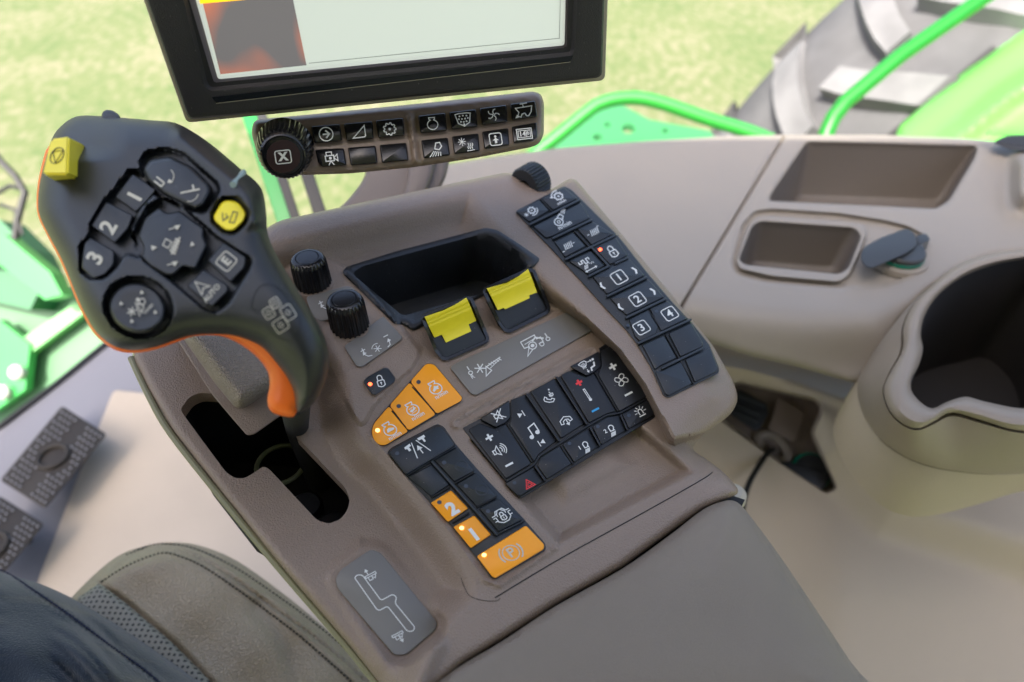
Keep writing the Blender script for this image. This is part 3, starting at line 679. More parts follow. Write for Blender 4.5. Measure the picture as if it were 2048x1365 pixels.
# --- left strip
k7 = lambda x, y: Z7((x, y))[0]
HS = H0+.0012; EY7 = (.60, .78); EX7 = (.87, -.49)
m = MB(); so_ = rnd(Z7((126, 600), (150, 570), (418, 430), (456, 444), (530, 552), (650, 690), (925, 985), (1052, 1132), (1046, 1168), (762, 1334), (732, 1326), (640, 1200), (510, 1032), (380, 892), (235, 738)), 6)
pad(m, CON, so_, HS-.006, HS, 1.5, BLACK2)
LS = m.build('keypad', console, 'narrow keypad with black and orange keys and a parking brake key')
K7 = lambda *p, **k: key(LS, Z7(*p), HS, **k)
def i_road(I):
    I.l([(-.35, -1), (-.9, 1)], 2); I.l([(.25, -1), (.9, 1)], 2); I.f([(-1.4, -.9), (-.6, -1.0), (-.6, -.7), (-.9, -.65), (-.9, -.2), (-1.2, -.2), (-1.2, -.6), (-1.4, -.6)])
    I.f([(.5, -1.1), (1.4, -1.1), (1.4, -.8), (1.15, -.75), (1.15, -.3), (.9, -.3), (.9, -.75), (.5, -.8)]); I.l([(0, .8), (0, 0)], 2.2); I.f([(-.35, .2), (0, -.4), (.35, .2)])
def i_dlock(I):
    for s in (1, -1):
        I.l([(-1.3*s, -.5), (-.8*s, -.5), (-.5*s, -1.0), (.2*s, -1.0), (.6*s, -.5), (.6*s, -.2)], 1.8)
        I.l([(-1.3*s, -.2), (-.9*s, -.2)], 1.8)
    I.l([(-.9, -.2), (-.9, .5), (-.4, .9), (.4, .9), (.9, .5), (.9, -.2)], 1.8)
    I.l([(-1.3, .3), (-.9, .3)], 1.8); I.l([(.9, .3), (1.3, .3)], 1.8); I.sc *= .45; i_lock(I)
def i_park(I):
    I.c_(0, 0, .78, 2.0); I.c_(0, 0, 1.08, 3.0, a0=150, a1=235); I.c_(0, 0, 1.08, 3.0, a0=-30, a1=55); I.x('P', 0.03, 0, 1.35, .02)
j7 = lambda x, y, q_, fn, **k: ic(k7(x, y), q_, fn, **{**dict(ex=EX7, ey=EY7), **k})
K7((134, 600), (152, 576), (416, 436), (450, 446), (526, 552), (512, 568), (242, 728), (226, 718), hh=.0034, bev=4, r=5, draw=multi(j7(314, 570, 17, i_road), ledf(k7(187, 602))))
K7((402, 640), (532, 568), (640, 702), (518, 766), draw=ledf(k7(460, 655)))
K7((530, 782), (645, 714), (770, 850), (648, 910), draw=ledf(k7(587, 792)))
for c in ((560, 675), (680, 815)):
    m = MB(); pad(m, CON, ell(k7(*c), 15, 13, 24), HS+.0012, HS+.0018, 3, BLACK2, dish=-.0012); m.build('dimple', LS)
K7((662, 922), (776, 862), (914, 988), (776, 1058), draw=multi(j7(800, 965, 15, i_dlock), ledf(k7(715, 938))))
K7((248, 738), (390, 662), (492, 782), (384, 852))
K7((382, 890), (500, 816), (600, 922), (482, 1002), mt=ORANGE, draw=multi(j7(508, 925, 25, i_txt, s='2', size=1.5, bold=.05), ledf(k7(432, 886))), label='orange key marked 2')
K7((513, 1030), (636, 962), (732, 1074), (614, 1154), mt=ORANGE, draw=multi(j7(636, 1076, 25, i_txt, s='1', size=1.5, bold=.05), ledf(k7(562, 1035), LEDHOT)), label='orange key marked 1 with lit lamp')
K7((648, 1200), (935, 1020), (1042, 1132), (1038, 1160), (758, 1328), (738, 1318), mt=ORANGE, r=5, draw=multi(j7(848, 1180, 21, i_park, mt=CREAMW), ledf(k7(692, 1192), LEDHOT)), label='orange parking brake key')
bar(LS, Z7((392, 652), (764, 1072)), 7, HS, hh=.0030)
bar(LS, Z7((245, 728), (524, 562)), 3, HS, hh=.0016)
bar(LS, Z7((775, 1066), (925, 992)), 3, HS, hh=.0024)
for a_, b_ in (((526, 774), (630, 712)), ((652, 912), (760, 856)), ((386, 856), (490, 798)), ((512, 1002), (602, 948))):
    bar(LS, Z7(a_, b_), 3.6, HS, DARKM, 'groove', hh=.0018)
# --- orange engine speed pad
HO = H0+.0016
m = MB(); oo = rnd(Z7((34, 475), (48, 425), (355, 78), (402, 80), (568, 278), (560, 300), (118, 560), (76, 556), (46, 525)), 10)
pad(m, CON, oo, HO-.008, HO-.0006, 1, BLACK2)
OP = m.build('keypad', console, 'orange three-key engine speed pad')
def okey(poly, ics):
    key(OP, Z7(*poly), HO, mt=ORANGE, bev=1.2, hh=.0008, draw=ics, r=7)
okey([(37, 475), (52, 428), (140, 326), (248, 472), (243, 480), (117, 556), (80, 553), (50, 522)], multi(j7(143, 462, 13, i_engine, inner='turtle'), nm(k7(174, 500), 12.5, ex=EX7, ey=EY7), ledf(k7(73, 468), LEDHOT)))
okey([(142, 323), (260, 188), (412, 376), (252, 471)], multi(j7(275, 345, 12.5, i_engine, inner='mid'), nm(k7(308, 385), 12.5, ex=EX7, ey=EY7), ledf(k7(196, 327))))
okey([(262, 185), (356, 80), (400, 83), (565, 278), (558, 298), (416, 374)], multi(j7(408, 222, 12.5, i_engine, inner='rabbit'), nm(k7(443, 260), 12.5, ex=EX7, ey=EY7), ledf(k7(311, 187))))
for a_, b_ in (((157, 357), (236, 450)), ((276, 217), (402, 357))): bar(OP, Z7(a_, b_), 3, HO, DARKM, 'groove', hh=.0010)
# --- lock button
m = MB(); lk = rnd(g3((492, 1032), (622, 944), (655, 948), (702, 1015), (692, 1045), (578, 1124), (550, 1120)), 8)
pad(m, CON, lk, H0+.000, H0+.0050, 3, TAUPE2); LB = m.build('button_surround', console)
m = MB(); pad(m, CON, rnd(g3((500, 1036), (522, 1010), (628, 950), (652, 955), (697, 1016), (688, 1042), (577, 1117), (553, 1113)), 7), H0+.003, H0+.0062, 2, BLACK2)
h_ = H0+.0064; led(m, Z3((543, 1050))[0], h_, LEDON, 4.2); i_lock(Ic(m, CON, Z3((605, 1030))[0], (.95, -.25), (.3, .9), 9.5, h_, WHITE, 2)); m.build('button', LB)
# ================================================================== JOYSTICK
joy = empty('joystick', CON.P(640, 950, HL-.07), 'black multifunction joystick with orange back shell and a yellow square key', 'joystick')
GO = cat(Z1((112, 160), (150, 108), (215, 68), (320, 68), (400, 74), (520, 85), (620, 95), (710, 142), (800, 208), (890, 285), (955, 338), (985, 385), (998, 470), (1002, 540), (1022, 605), (1065, 685), (1130, 790), (1195, 895), (1238, 980), (1257, 1060),
   (1248, 1145), (1215, 1225), (1180, 1268), (1140, 1296), (1122, 1280), (1112, 1210), (1085, 1150), (1040, 1088), (980, 1022), (900, 985), (820, 970), (710, 972), (640, 988), (540, 1022), (450, 1036), (375, 1022), (312, 978), (270, 925), (222, 830), (190, 750), (150, 655), (100, 562), (62, 482), (54, 420), (62, 340), (80, 265)), 3)
WELLS = [rnd(Z1((470, 250), (500, 210), (580, 195), (650, 215), (800, 345), (810, 380), (745, 470), (700, 465), (590, 420), (530, 395), (480, 300)), 8),
         rnd(Z1((430, 282), (470, 288), (545, 380), (470, 460), (460, 500), (440, 530), (455, 560), (480, 660), (420, 640), (380, 700), (330, 745), (270, 748), (225, 715), (220, 600), (262, 560), (265, 515), (330, 405), (355, 380)), 8),
         rnd(Z1((440, 560), (500, 440), (570, 400), (640, 430), (760, 530), (790, 560), (945, 660), (935, 700), (840, 850), (790, 885), (740, 870), (600, 750), (480, 660)), 8),
         ell(Z1((468, 858))[0], 72, 62, 30, .3), rnd(Z1((765, 470), (810, 400), (880, 400), (935, 460), (925, 510), (870, 560), (820, 555), (770, 510)), 8)]
BROW = cat(Z1((640, 150), (760, 250), (860, 330), (920, 400), (945, 500)), 4, False)
def grh(X, Y):
    d = sdf(GO, X, Y)
    h = -.018*(1-R(d/62)) - .004*(1-R(d/16))
    h = h - .035*S((Y-560)/330)**1.3 - .006*S((X-1.0*250)/400)*0
    h = h + .005*np.exp(-(pdist(BROW, X, Y)/16)**2)
    h = h - .014*S((Z1((0, 260))[0][1]-Y)/40)*S((260-X)/120)
    wd = -.0045*0
    for k, w_ in enumerate(WELLS): h = h - (.0048 if k != 3 else .006)*S((sdf(w_, X, Y)+1)/4.5)
    return h
m = MB()
relief(m, GRP, GO, [], grh, 4.5, GRIPM, dens=4, outer_rings=[(0, -.004), (3, -.010), (9, -.016), (20, -.024)])
m.build('grip_shell', joy, smooth=60)
OS = cat(Z1((100, 190), (62, 300), (48, 400), (54, 480), (92, 562), (142, 658), (182, 752), (214, 835), (262, 932), (305, 988), (372, 1035), (450, 1048), (545, 1032), (640, 998), (700, 978), (800, 976), (870, 1000), (950, 1055), (1002, 1120), (1012, 1180), (1002, 1240), (1014, 1285), (1055, 1306), (1105, 1312), (1124, 1290),
    (1160, 1230), (1120, 1100), (1000, 960), (860, 880), (600, 880), (420, 900), (330, 860), (260, 700), (180, 500), (150, 300)), 3)
def osh(X, Y):
    d = sdf(OS, X, Y); base = grh(X, Y)*0 - .030 - .035*S((Y-560)/330)**1.3
    return base + .006*R(d/30)
m = MB(); relief(m, GRP, OS, [], osh, 6, ORSH, dens=4, outer_rings=[(1, -.004), (6, -.008), (14, -.012)]); m.build('orange_shell', joy, smooth=60)
def gh(c, off=0): return float(grh(np.array([c[0]]), np.array([c[1]]))[0])+off
GX, GY = (.66, -.75), (.76, .60)
def gkey(poly, mt=GRIPM, draws=None, hh=.0038, bev=3, r=5, dish=0, label=None):
    poly = Z1(*poly); c = (sum(p[0] for p in poly)/len(poly), sum(p[1] for p in poly)/len(poly))
    hb = gh(c); m = MB(); pad(m, GRP, rnd(poly, r), hb-.003, hb+hh, bev, mt, dish=dish)
    if draws:
        for f_ in draws: f_(m, hb+hh+max(0, dish)+.00015)
    return m.build('button', joy, label)
jt = lambda x, y, s, txt, rot=(GX, GY), mt=CREAMW, bold=.012: (lambda m, h: Ic(m, GRP, Z1((x, y))[0], rot[0], rot[1], s, h, mt, 2).x(txt, 0, 0, 1.25, bold))
JR = ((.50, -.87), (.88, .45))
gkey([(372, 402), (445, 305), (545, 372), (505, 420), (460, 466)], draws=[jt(456, 402, 34, '1', JR, bold=.03)])
gkey([(272, 520), (335, 420), (448, 478), (428, 532), (372, 594)], draws=[jt(347, 528, 36, '2', JR, bold=.03)])
gkey([(235, 695), (245, 592), (268, 568), (370, 625), (368, 680), (330, 725), (285, 740)], draws=[jt(292, 655, 36, '3', JR, bold=.03)])
def i_cyl(I, s=1):
    I.l([(-.9, -.7), (-.9, .3), (-.4, .3)], 3); I.l([(-.4, -.8), (-.4, .3)], 3); I.c_(.2, -.1, .9, 1.6, a0=0, a1=110); I.f([(-.2, .5), (.2, 1.0), (.25, .4)])
def i_cyl2(I): I.l([(-.9, -.8), (.2, .1), (.6, -.4)], 3.4); I.l([(.2, .1), (.7, .5)], 3.4); I.c_(-.3, -.1, .95, 1.6, a0=60, a1=150)
gi = lambda x, y, s, fn, ex=GX, ey=GY, mt=CREAMW, w=2, **k: (lambda m, h: fn(Ic(m, GRP, Z1((x, y))[0], ex, ey, s, h, mt, w), **k))
gkey([(486, 290), (515, 248), (600, 234), (690, 275), (768, 352), (770, 388), (738, 442), (708, 456), (580, 396), (505, 335)], hh=.0075, bev=9, r=9, draws=[gi(578, 325, 19, i_cyl), gi(690, 378, 19, i_cyl2)])
def i_fold(I): I.l([(-.2, -1), (-.9, -.3), (-.1, -.1)], 2.2); I.l([(0, -.6), (-.5, -.1)], 1.8); I.l([(-.6, .4), (.7, -.1), (.9, .4), (-.3, .9)], 2, True)
DKM = mat('mark_dark', (.05, .05, .03), .5)
gkey([(778, 482), (818, 414), (882, 420), (917, 470), (906, 502), (862, 544), (828, 541), (784, 503)], mt=YEL, hh=.0045, bev=4, r=15, draws=[gi(848, 482, 17, i_fold, mt=DKM)], label='yellow rounded key')
def i_cross(I):
    I.l([(-.6, -.7), (.1, -.9), (.2, -.2), (-.5, -.1)], 2, True)
    for k in range(5): I.l([(-.5+k*.3, .9-k*.12), (-.5+k*.3, .15-k*.08)], 4)
    I.l([(-.8, .6), (1.1, .1)], 3)
    I.f([(-1.7, -1.15), (-1.35, -1.6), (-1.1, -1.0)]); I.f([(1.0, 1.5), (1.5, 1.3), (1.4, 1.8)])
    I.l([(1.0, -1.3), (1.8, -.8)], 2); I.f([(1.65, -1.15), (2.1, -.7), (1.45, -.6)]); I.l([(-1.9, 1.0), (-1.2, 1.5)], 2); I.f([(-1.35, 1.15), (-.9, 1.6), (-1.55, 1.7)])
gkey([(468, 565), (495, 490), (555, 445), (590, 470), (640, 458), (742, 532), (738, 565), (755, 600), (705, 702), (655, 690), (612, 728), (578, 724), (520, 690), (482, 652), (492, 612)], hh=.0052, bev=5, r=6, draws=[gi(608, 600, 20, i_cross)])
p_ = Z1((465, 860))[0]
m = MB(); hb = gh(p_); pad(m, GRP, ell(p_, 57, 50, 36, .3), hb-.002, hb+.0055, 7, GRIPM, dish=-.0012)
I = Ic(m, GRP, p_, GX, GY, 12, hb+.0058, CREAMW, 2)
for k in range(3): q = math.radians(90+60*k); I.l([(-1.1-.8*math.cos(q), -.3-.8*math.sin(q)), (-1.1+.8*math.cos(q), -.3+.8*math.sin(q))], 2.2)
I.l([(-.9, 1.3), (.5, -.9)], 1.8); I.l([(-.3, 1.2), (.6, -.6), (.9, .6), (-.3, 1.2)], 2); I.c_(1.3, -.1, .5, 2); I.d(1.1, -.9, .3); I.x('n/min', 1.0, 1.5, .9)
for x, y in ((-1.2, -2.6), (2.4, -1.2), (1.2, 2.8), (-2.4, .8)): I.f([(x-.35, y), (x+.3, y-.35), (x+.2, y+.4)])
m.build('button', joy)
def i_E(I): I.l(rnd([(-1, -1), (1, -1), (1, 1), (-1, 1)], .4), 2.4, True); I.x('E', 0, 0, 1.7, .03)
gkey([(755, 665), (822, 588), (916, 650), (908, 695), (850, 756)], draws=[gi(833, 668, 16, i_E)])
def i_auto(I): I.l([(-.1, -1.8), (.7, .1), (-.1, -.4), (-.9, .1)], 2.4, True); I.x('AUTO', .1, .95, 1.05, .02)
gkey([(670, 772), (738, 700), (838, 765), (840, 792), (772, 858)], draws=[gi(748, 785, 15, i_auto)])
# decal on the handle
m = MB(); hd = gh((556, 640)); dp = rnd(Z1((925, 850), (965, 765), (1020, 760), (1070, 790), (1140, 900), (1140, 960), (1085, 1000), (1040, 985)), 16)
DF = Pl(GRP.n, Vector()); 
def gribbon(pts, w_, off, mt, closed):
    pts = [Vector(p) for p in pts]; N = len(pts); vs = []; fs = []
    for i in range(N):
        a = pts[i-1] if (i > 0 or closed) else pts[i]; c = pts[(i+1) % N] if (i < N-1 or closed) else pts[i]
        t = (c-a).normalized(); n_ = Vector((-t.y, t.x))
        for s in (1, -1): q = pts[i]+n_*w_/2*s; vs.append(GRP.P(q.x, q.y, gh((q.x, q.y), off)))
    for i in range(N if closed else N-1): j = (i+1) % N; fs.append([2*i, 2*i+1, 2*j+1, 2*j])
    m.add(vs, fs, mt)
gribbon(dp, 1.4, .0004, BLACK, True)
for c, s_ in (((1035, 840), (20, 20)), ((1008, 882), (22, 22)), ((1088, 880), (26, 30)), ((1058, 932), (30, 26))):
    b_ = [(-1, -1), (1, -1), (1, 1), (-1, 1)]; cx, cy = c
    P = [(cx+(x*.78*s_[0]+y*.55*s_[1]), cy+(-x*.5*s_[0]+y*.85*s_[1])) for x, y in b_]
    gribbon(resample(rnd(Z1(*P), 4), 24), 1.7, .0006, CREAMW, True)
    P2 = [(cx+(x*.78*9+y*.55*9), cy+(-x*.5*9+y*.85*9)) for x, y in b_]; gribbon(resample(rnd(Z1(*P2), 3), 12), 1.4, .0006, CREAMW, True)
m.build('handle_decal', joy)
# yellow square key, trigger nub, light rod, bare shaft
m = MB(); YB = mat('yellow_key', (.92, .78, .04), .42)
A = [GRP.P(x, y, h) for x, y, h in ((101, 278, .012), (138, 273, .012), (135, 350, .012), (84, 349, .012))]
B = [GRP.P(x, y, h) for x, y, h in ((128, 292, -.012), (170, 289, -.012), (173, 366, -.012), (116, 369, -.012))]
import bmesh
m.add(A+B, [[3, 2, 1, 0], [1, 2, 6, 5], [2, 3, 7, 6], [0, 1, 5, 4], [3, 0, 4, 7]], YB)
yo = m.build('button', joy, 'yellow square key with circled triangle', smooth=0)
bb = bmesh.new(); bb.from_mesh(yo.data); bmesh.ops.bevel(bb, geom=list(bb.edges), offset=.0012, segments=3, affect='EDGES'); bb.to_mesh(yo.data); bb.free()
yo.data.polygons.foreach_set('use_smooth', [True]*len(yo.data.polygons)); yo.data.set_sharp_from_angle(angle=math.radians(50))
m = MB(); fn_ = (A[1]-A[0]).cross(A[3]-A[0]).normalized(); fn_ = fn_ if fn_.dot(CAM-A[0]) > 0 else -fn_
cc = (A[0]+A[1]+A[2]+A[3])/4; u_ = (A[1]-A[0]).normalized(); v_ = (A[3]-A[0]).normalized()
tube(m, [cc+fn_*.0002+u_*.0036*math.cos(t)+v_*.0052*math.sin(t) for t in [2*math.pi*k/28 for k in range(29)]], .00022, DKM, 6, False)
tube(m, [cc+fn_*.0002+u_*a_+v_*b_ for a_, b_ in ((-.0028, -.003), (.0028, -.003), (0, .005), (-.0028, -.003))], .00022, DKM, 6, False)
m.build('warning_mark', yo)
m = MB(); pad(m, GRP, cat([(203, 232), (206, 224), (214, 220), (228, 223), (240, 233), (238, 245), (205, 245)], 3), -.030, -.020, 4, GRIPM); m.build('trigger', joy)
m = MB(); tube(m, [GRP.P(466, 370, gh((466, 370), .0015)), GRP.P(487, 345, gh((487, 345), .0015))], .0016, mat('clear_rod', (.35, .45, .45), .15), 10); m.build('light_rod', joy)
m = MB()
sp = [(590, 800, -.06), (598, 860, -.085), (622, 930, -.11), (648, 1000, -.135)]
PT = [GRP.P(590, 800, gh((600, 790), -.045)), CON.P(594, 858, HL-.014), CON.P(612, 905, HL-.03), CON.P(640, 975, HL-.06)]
tube(m, PT, [.0085, .0078, .0075, .0075], mat('shaft_foam', (.010, .010, .010), .8, .5, 300), 20); m.build('shaft', joy)
# ================================================================== MONITOR
mon = empty('monitor', MON.P(800, 230, -.02), 'black framed touchscreen monitor with a pale grey page on its screen', 'monitor')
MOX = [(222, -190), (1217, -190), (1211, 60), (1206, 158), (375, 243), (290, 0)]
m = MB(); pad(m, MON, rnd([(221, -190), (1222, -190), (1210, 161), (373, 246)], 12), -.026, -.010, 2, BEIGER); m.build('rear_housing', mon)
MINN = rnd([(334, -140), (1162, -140), (1150, 100), (1144, 112), (420, 183), (408, 172)], 8)
m = MB()
def monh(X, Y):
    inn = [(334, -140), (1162, -140), (1150, 100), (1144, 112), (420, 183), (408, 172)]
    d = sdf(rnd(inn, 8), X, Y); gr = pdist([(430, 196), (1140, 118)], X, Y)
    return .001 - .0035*S((d+2)/10) - .002*(1-R(sdf(MOR, X, Y)/6))
MOR = rnd([(228, -184), (1214, -184), (1204, 155), (377, 240)], 12)
SCR = rnd([(340, -130), (1138, -130), (1133, 96), (428, 166)], 5)
relief(m, MON, MOR, [SCR], monh, 8, BEZEL, dens=6, loops=[MINN, inset(MINN, 4), inset(MINN, 8), inset(MOR, 3), inset(MOR, 6)], outer_rings=[(0, -.009)])
m.build('bezel', mon, smooth=25)
m = MB(); fill(m, MON, [(424, 195), (1146, 112), (1141, 124), (432, 207)], .0014, mat('groove_black', (.006, .008, .010), .25)); ribbon(m, MON, [(432, 207.5), (1141, 124.5)], 1.2, .0017, BEIGER); m.build('lower_groove', mon, smooth=0)
WHR = mat('screen_white', (.62, .66, .60), .3, emit=.18)
SCW = mat('screen_page', (.55, .60, .54), .22, emit=.22)
SCY = mat('screen_amber', (.85, .45, .01), .25, emit=.5)
SCD = bpy.data.materials.new('screen_picture'); SCD.use_nodes = True; n = SCD.node_tree; b = n.nodes['Principled BSDF']
tc = n.nodes.new('ShaderNodeTexCoord'); mp = n.nodes.new('ShaderNodeMapping'); mp.inputs['Location'].default_value = (-.2, 0, .25)
gt = n.nodes.new('ShaderNodeTexNoise'); gt.inputs['Scale'].default_value = 24; gt.inputs['Detail'].default_value = 1
cr = n.nodes.new('ShaderNodeValToRGB'); cr.color_ramp.elements[0].position = .46; cr.color_ramp.elements[0].color = (.085, .08, .08, 1)
cr.color_ramp.elements[1].position = .70; cr.color_ramp.elements[1].color = (.40, .11, .05, 1)
n.links.new(tc.outputs['Object'], gt.inputs['Vector']); n.links.new(gt.outputs[0], cr.inputs[0]); n.links.new(cr.outputs[0], b.inputs['Base Color'])
n.links.new(cr.outputs[0], b.inputs['Emission Color']); b.inputs['Emission Strength'].default_value = .5; b.inputs['Roughness'].default_value = .25
m = MB(); hs = -.006
fill(m, MON, [(335, -135), (1142, -135), (1136, 100), (426, 170)], hs, mat('screen_surround', (.25, .22, .24), .3))
fill(m, MON, rnd([(355, -130), (1134, -130), (1129, 91), (436, 159)], 6), hs+.0003, WHR)
fill(m, MON, rnd([(362, -128), (1129, -128), (1124, 84), (442, 150)], 4), hs+.0006, SCW)
fill(m, MON, [(372, -127), (560, -127), (613, 131), (441, 149)], hs+.0009, SCD)
fill(m, MON, [(395, -30), (581, -35), (589, -9), (400, 8)], hs+.0012, SCY)
ribbon(m, MON, [(618, 127), (1119, 77), (1123, -120)], 1.2, hs+.0012, mat('screen_line', (.35, .37, .35), .3))
m.build('screen', mon, smooth=0)
# ================================================================== BUTTON BAR
bar_ = empty('button_bar', BAR.P(800, 340, -.015), 'curved taupe button bar with a knurled dial, mounted under the monitor', 'control panel')
BO = rnd(Z2((72, 300), (85, 240), (110, 222), (500, 185), (1200, 115), (1880, 42), (1925, 58), (1946, 110), (1945, 320), (1915, 380), (1860, 400), (1500, 470), (1100, 530), (700, 568), (400, 578), (240, 582), (170, 560), (110, 450)), 10)
RIBL = Z2((1088, 205), (1125, 485))
def bah(X, Y):
    d = sdf(BO, X, Y); h = -.008*(1-R(d/14)) + .003*np.exp(-((pdist(RIBL, X, Y))/5.0)**2) - .0012*S((3-np.abs(sdf(PN1, X, Y)))/2)*.5 - .0012*S((3-np.abs(sdf(PN2, X, Y)))/2)*.5
    return h
PN1 = rnd(Z2((370, 250), (1050, 185), (1105, 505), (420, 550)), 8); PN2 = rnd(Z2((1120, 178), (1905, 85), (1925, 340), (1880, 375), (1165, 500)), 8)
m = MB(); relief(m, BAR, BO, [], bah, 5, TAUPE2, dens=5, outer_rings=[(0, -.004), (2, -.018)]); m.build('panel', bar_, smooth=60)
BX, BY = (.99, -.11), (.15, .985)
bi = lambda x, y, s, fn, **k: (lambda m, h: fn(Ic(m, BAR, Z2((x, y))[0], BX, BY, s, h, WHITE, 1.9), **k))
def i_arrow(I): I.c_(0, 0, 1.1, 2.2); I.l([(-.55, 0), (.35, 0)], 3); I.l([(-.05, -.6), (.55, 0), (-.05, .6)], 3)
def i_ramp(I): I.l([(-1.1, .85), (.85, -.9), (.85, .7), (.6, .85)], 2.4, True)
def i_gear(I): gear(I, 0, 0, 1.1, 9, 2.2)
def i_cam(I):
    I.l([(-.9, -.4), (.5, -.4), (.5, .5), (-.9, .5)], 2.4, True); I.l([(.5, 0), (1.1, -.5), (1.1, .6), (.5, .1)], 2); I.l([(-.7, -.4), (-.7, -1), (.2, -1), (.2, -.4)], 2); I.l([(-.5, 1.2), (-.1, .5), (.4, 1.2)], 2); I.d(-.1, .05, .25)
def i_drum(I):
    I.l([(-1.1, -.8), (-.8, .5), (0, .95), (.8, .5), (1.1, -.8), (.6, -.9), (-.6, -.9)], 2.2, True)
    for x, y in ((-.5, -.5), (0, -.55), (.5, -.5), (-.65, -.1), (-.2, -.1), (.25, -.1), (.65, -.15), (-.4, .3), (0, .35), (.4, .3), (0, .7)): I.d(x, y, .13)
def i_rotor(I):
    for a_ in range(0, 360, 72):
        q = math.radians(a_); c_, s_ = math.cos(q), math.sin(q); I.l([(x*c_-(y)*s_, x*s_+y*c_-.1) for x, y in ((0, .1), (.35, .4), (.4, .8), (.2, 1.1))], 2)
def i_harv(I):
    I.l([(-1.1, -.5), (1.2, -.6), (1.0, .2), (.6, .7), (.3, .7), (.1, .3), (-.3, .4), (-.5, .8), (-.9, .6), (-.7, .1)], 2, True); I.l([(-.4, -1), (.6, -1.05)], 2.2); I.l([(0, -1), (0, -.6)], 2); I.f([(-1.3, .9), (-1.0, .4), (-.7, .8)])
def i_beam(I):
    I.l([(-.1, 0), (.2, -.9), (.8, -.9), (1.0, -.3), (.6, .2)], 2.2, True)
    for k in range(5): I.l([(-.25+k*.25, .3+k*.06), (-1.0+k*.42, 1.2)], 1.8)
def i_snowheat(I):
    for k in range(4): q = math.radians(45*k); I.l([(-.6-.6*math.cos(q), -.3-.6*math.sin(q)), (-.6+.6*math.cos(q), -.3+.6*math.sin(q))], 1.4)
    for k in range(3): I.l([(.25+k*.3, .9), (.15+k*.3, .6), (.35+k*.3, .3), (.25+k*.3, 0)], 1.8)
    I.l([(0, 1.15), (1.1, 1.05)], 1.8)
def i_person(I): I.l(rnd([(-1, -1), (1, -1), (1, 1), (-1, 1)], .4), 2, True); I.d(0, -.45, .2); I.f([(-.5, .2), (0, -.25), (.5, .2), (.2, .2), (.2, .7), (-.2, .7), (-.2, .2)])
def i_count(I): I.l([(-1.3, -.9), (1.3, -.9), (1.3, .9), (-1.3, .9)], 1.8, True); I.l([(-1.05, -.6), (1.05, -.6), (1.05, .6), (-1.05, .6)], 1.4, True); I.x('14', -.35, 0, 1.2, .03); I.x('6', .65, -.1, 1.0, .02); I.l([(.35, -.6), (.35, .6)], 1.3)
BB = [([(455, 265), (640, 250), (655, 360), (475, 375)], (551, 316), 12.5, i_arrow), ([(663, 248), (848, 232), (857, 345), (682, 360)], (765, 302), 13, i_ramp), ([(866, 228), (1045, 210), (1055, 325), (886, 342)], (958, 283), 11.5, i_gear),
      ([(480, 415), (665, 405), (683, 515), (525, 525), (498, 498)], (582, 468), 12, i_cam), ([(688, 403), (868, 388), (882, 503), (708, 517)], None, 0, None), ([(892, 385), (1065, 370), (1080, 485), (908, 502)], None, 0, None),
      ([(1138, 198), (1315, 178), (1325, 295), (1155, 312)], (1232, 250), 11, i_engine), ([(1337, 175), (1510, 155), (1522, 270), (1355, 288)], (1430, 222), 14, i_drum), ([(1532, 150), (1705, 127), (1713, 240), (1548, 260)], (1622, 195), 11, i_rotor),
      ([(1728, 122), (1890, 100), (1905, 205), (1740, 230)], (1816, 168), 14.5, i_harv), ([(1158, 355), (1330, 337), (1345, 452), (1175, 472)], (1250, 410), 13, i_beam), ([(1355, 330), (1527, 310), (1535, 425), (1370, 445)], (1448, 375), 13.5, i_snowheat),
      ([(1547, 300), (1718, 277), (1725, 388), (1563, 412)], (1636, 348), 12, i_person), ([(1738, 268), (1900, 240), (1906, 335), (1870, 362), (1750, 375)], (1820, 314), 11.5, i_count)]
for poly, c, s_, fn in BB:
    m = MB(); pad(m, BAR, rnd(Z2(*poly), 4), -.002, .0035, 3, GLOSS)
    if fn: bi(c[0], c[1], s_, fn)(m, .0037)
    m.build('button', bar_)
kc = BAR.P(*Z2((292, 395))[0], 0); kf = BAR.P(*Z2((278, 458))[0], .022); kax = (kf-kc).normalized(); kl = (kf-kc).length
m = MB(); lathe(m, kc, kax, [(.0185, 0, 0), (.0185, kl*.1, 1), (.0162, kl*.75, 1), (.0150, kl*.9, .6), (.0138, kl*.97, 0), (.0128, kl, 0), (.0122, kl, 0), (.0120, kl-.0006, 0), (.0116, kl-.0004, 0)], GLOSS, 144, 36, .06)
kd = m.build('dial', bar_, smooth=35)
FK = Pl(kax, kf); m = MB()
fill(m, FK, ell(Z2((278, 458))[0], 34, 33, 36), -.0002, mat('dial_face', (.035, .018, .018), .3))
I = Ic(m, FK, Z2((276, 462))[0], BX, BY, 13, .0001, WHITE, 2); I.l(rnd([(-1.2, -1), (1.2, -1), (1.2, 1), (-1.2, 1)], .4), 2.2, True); I.x('X', 0, 0, 1.7, .06)
m.build('dial_face', kd)
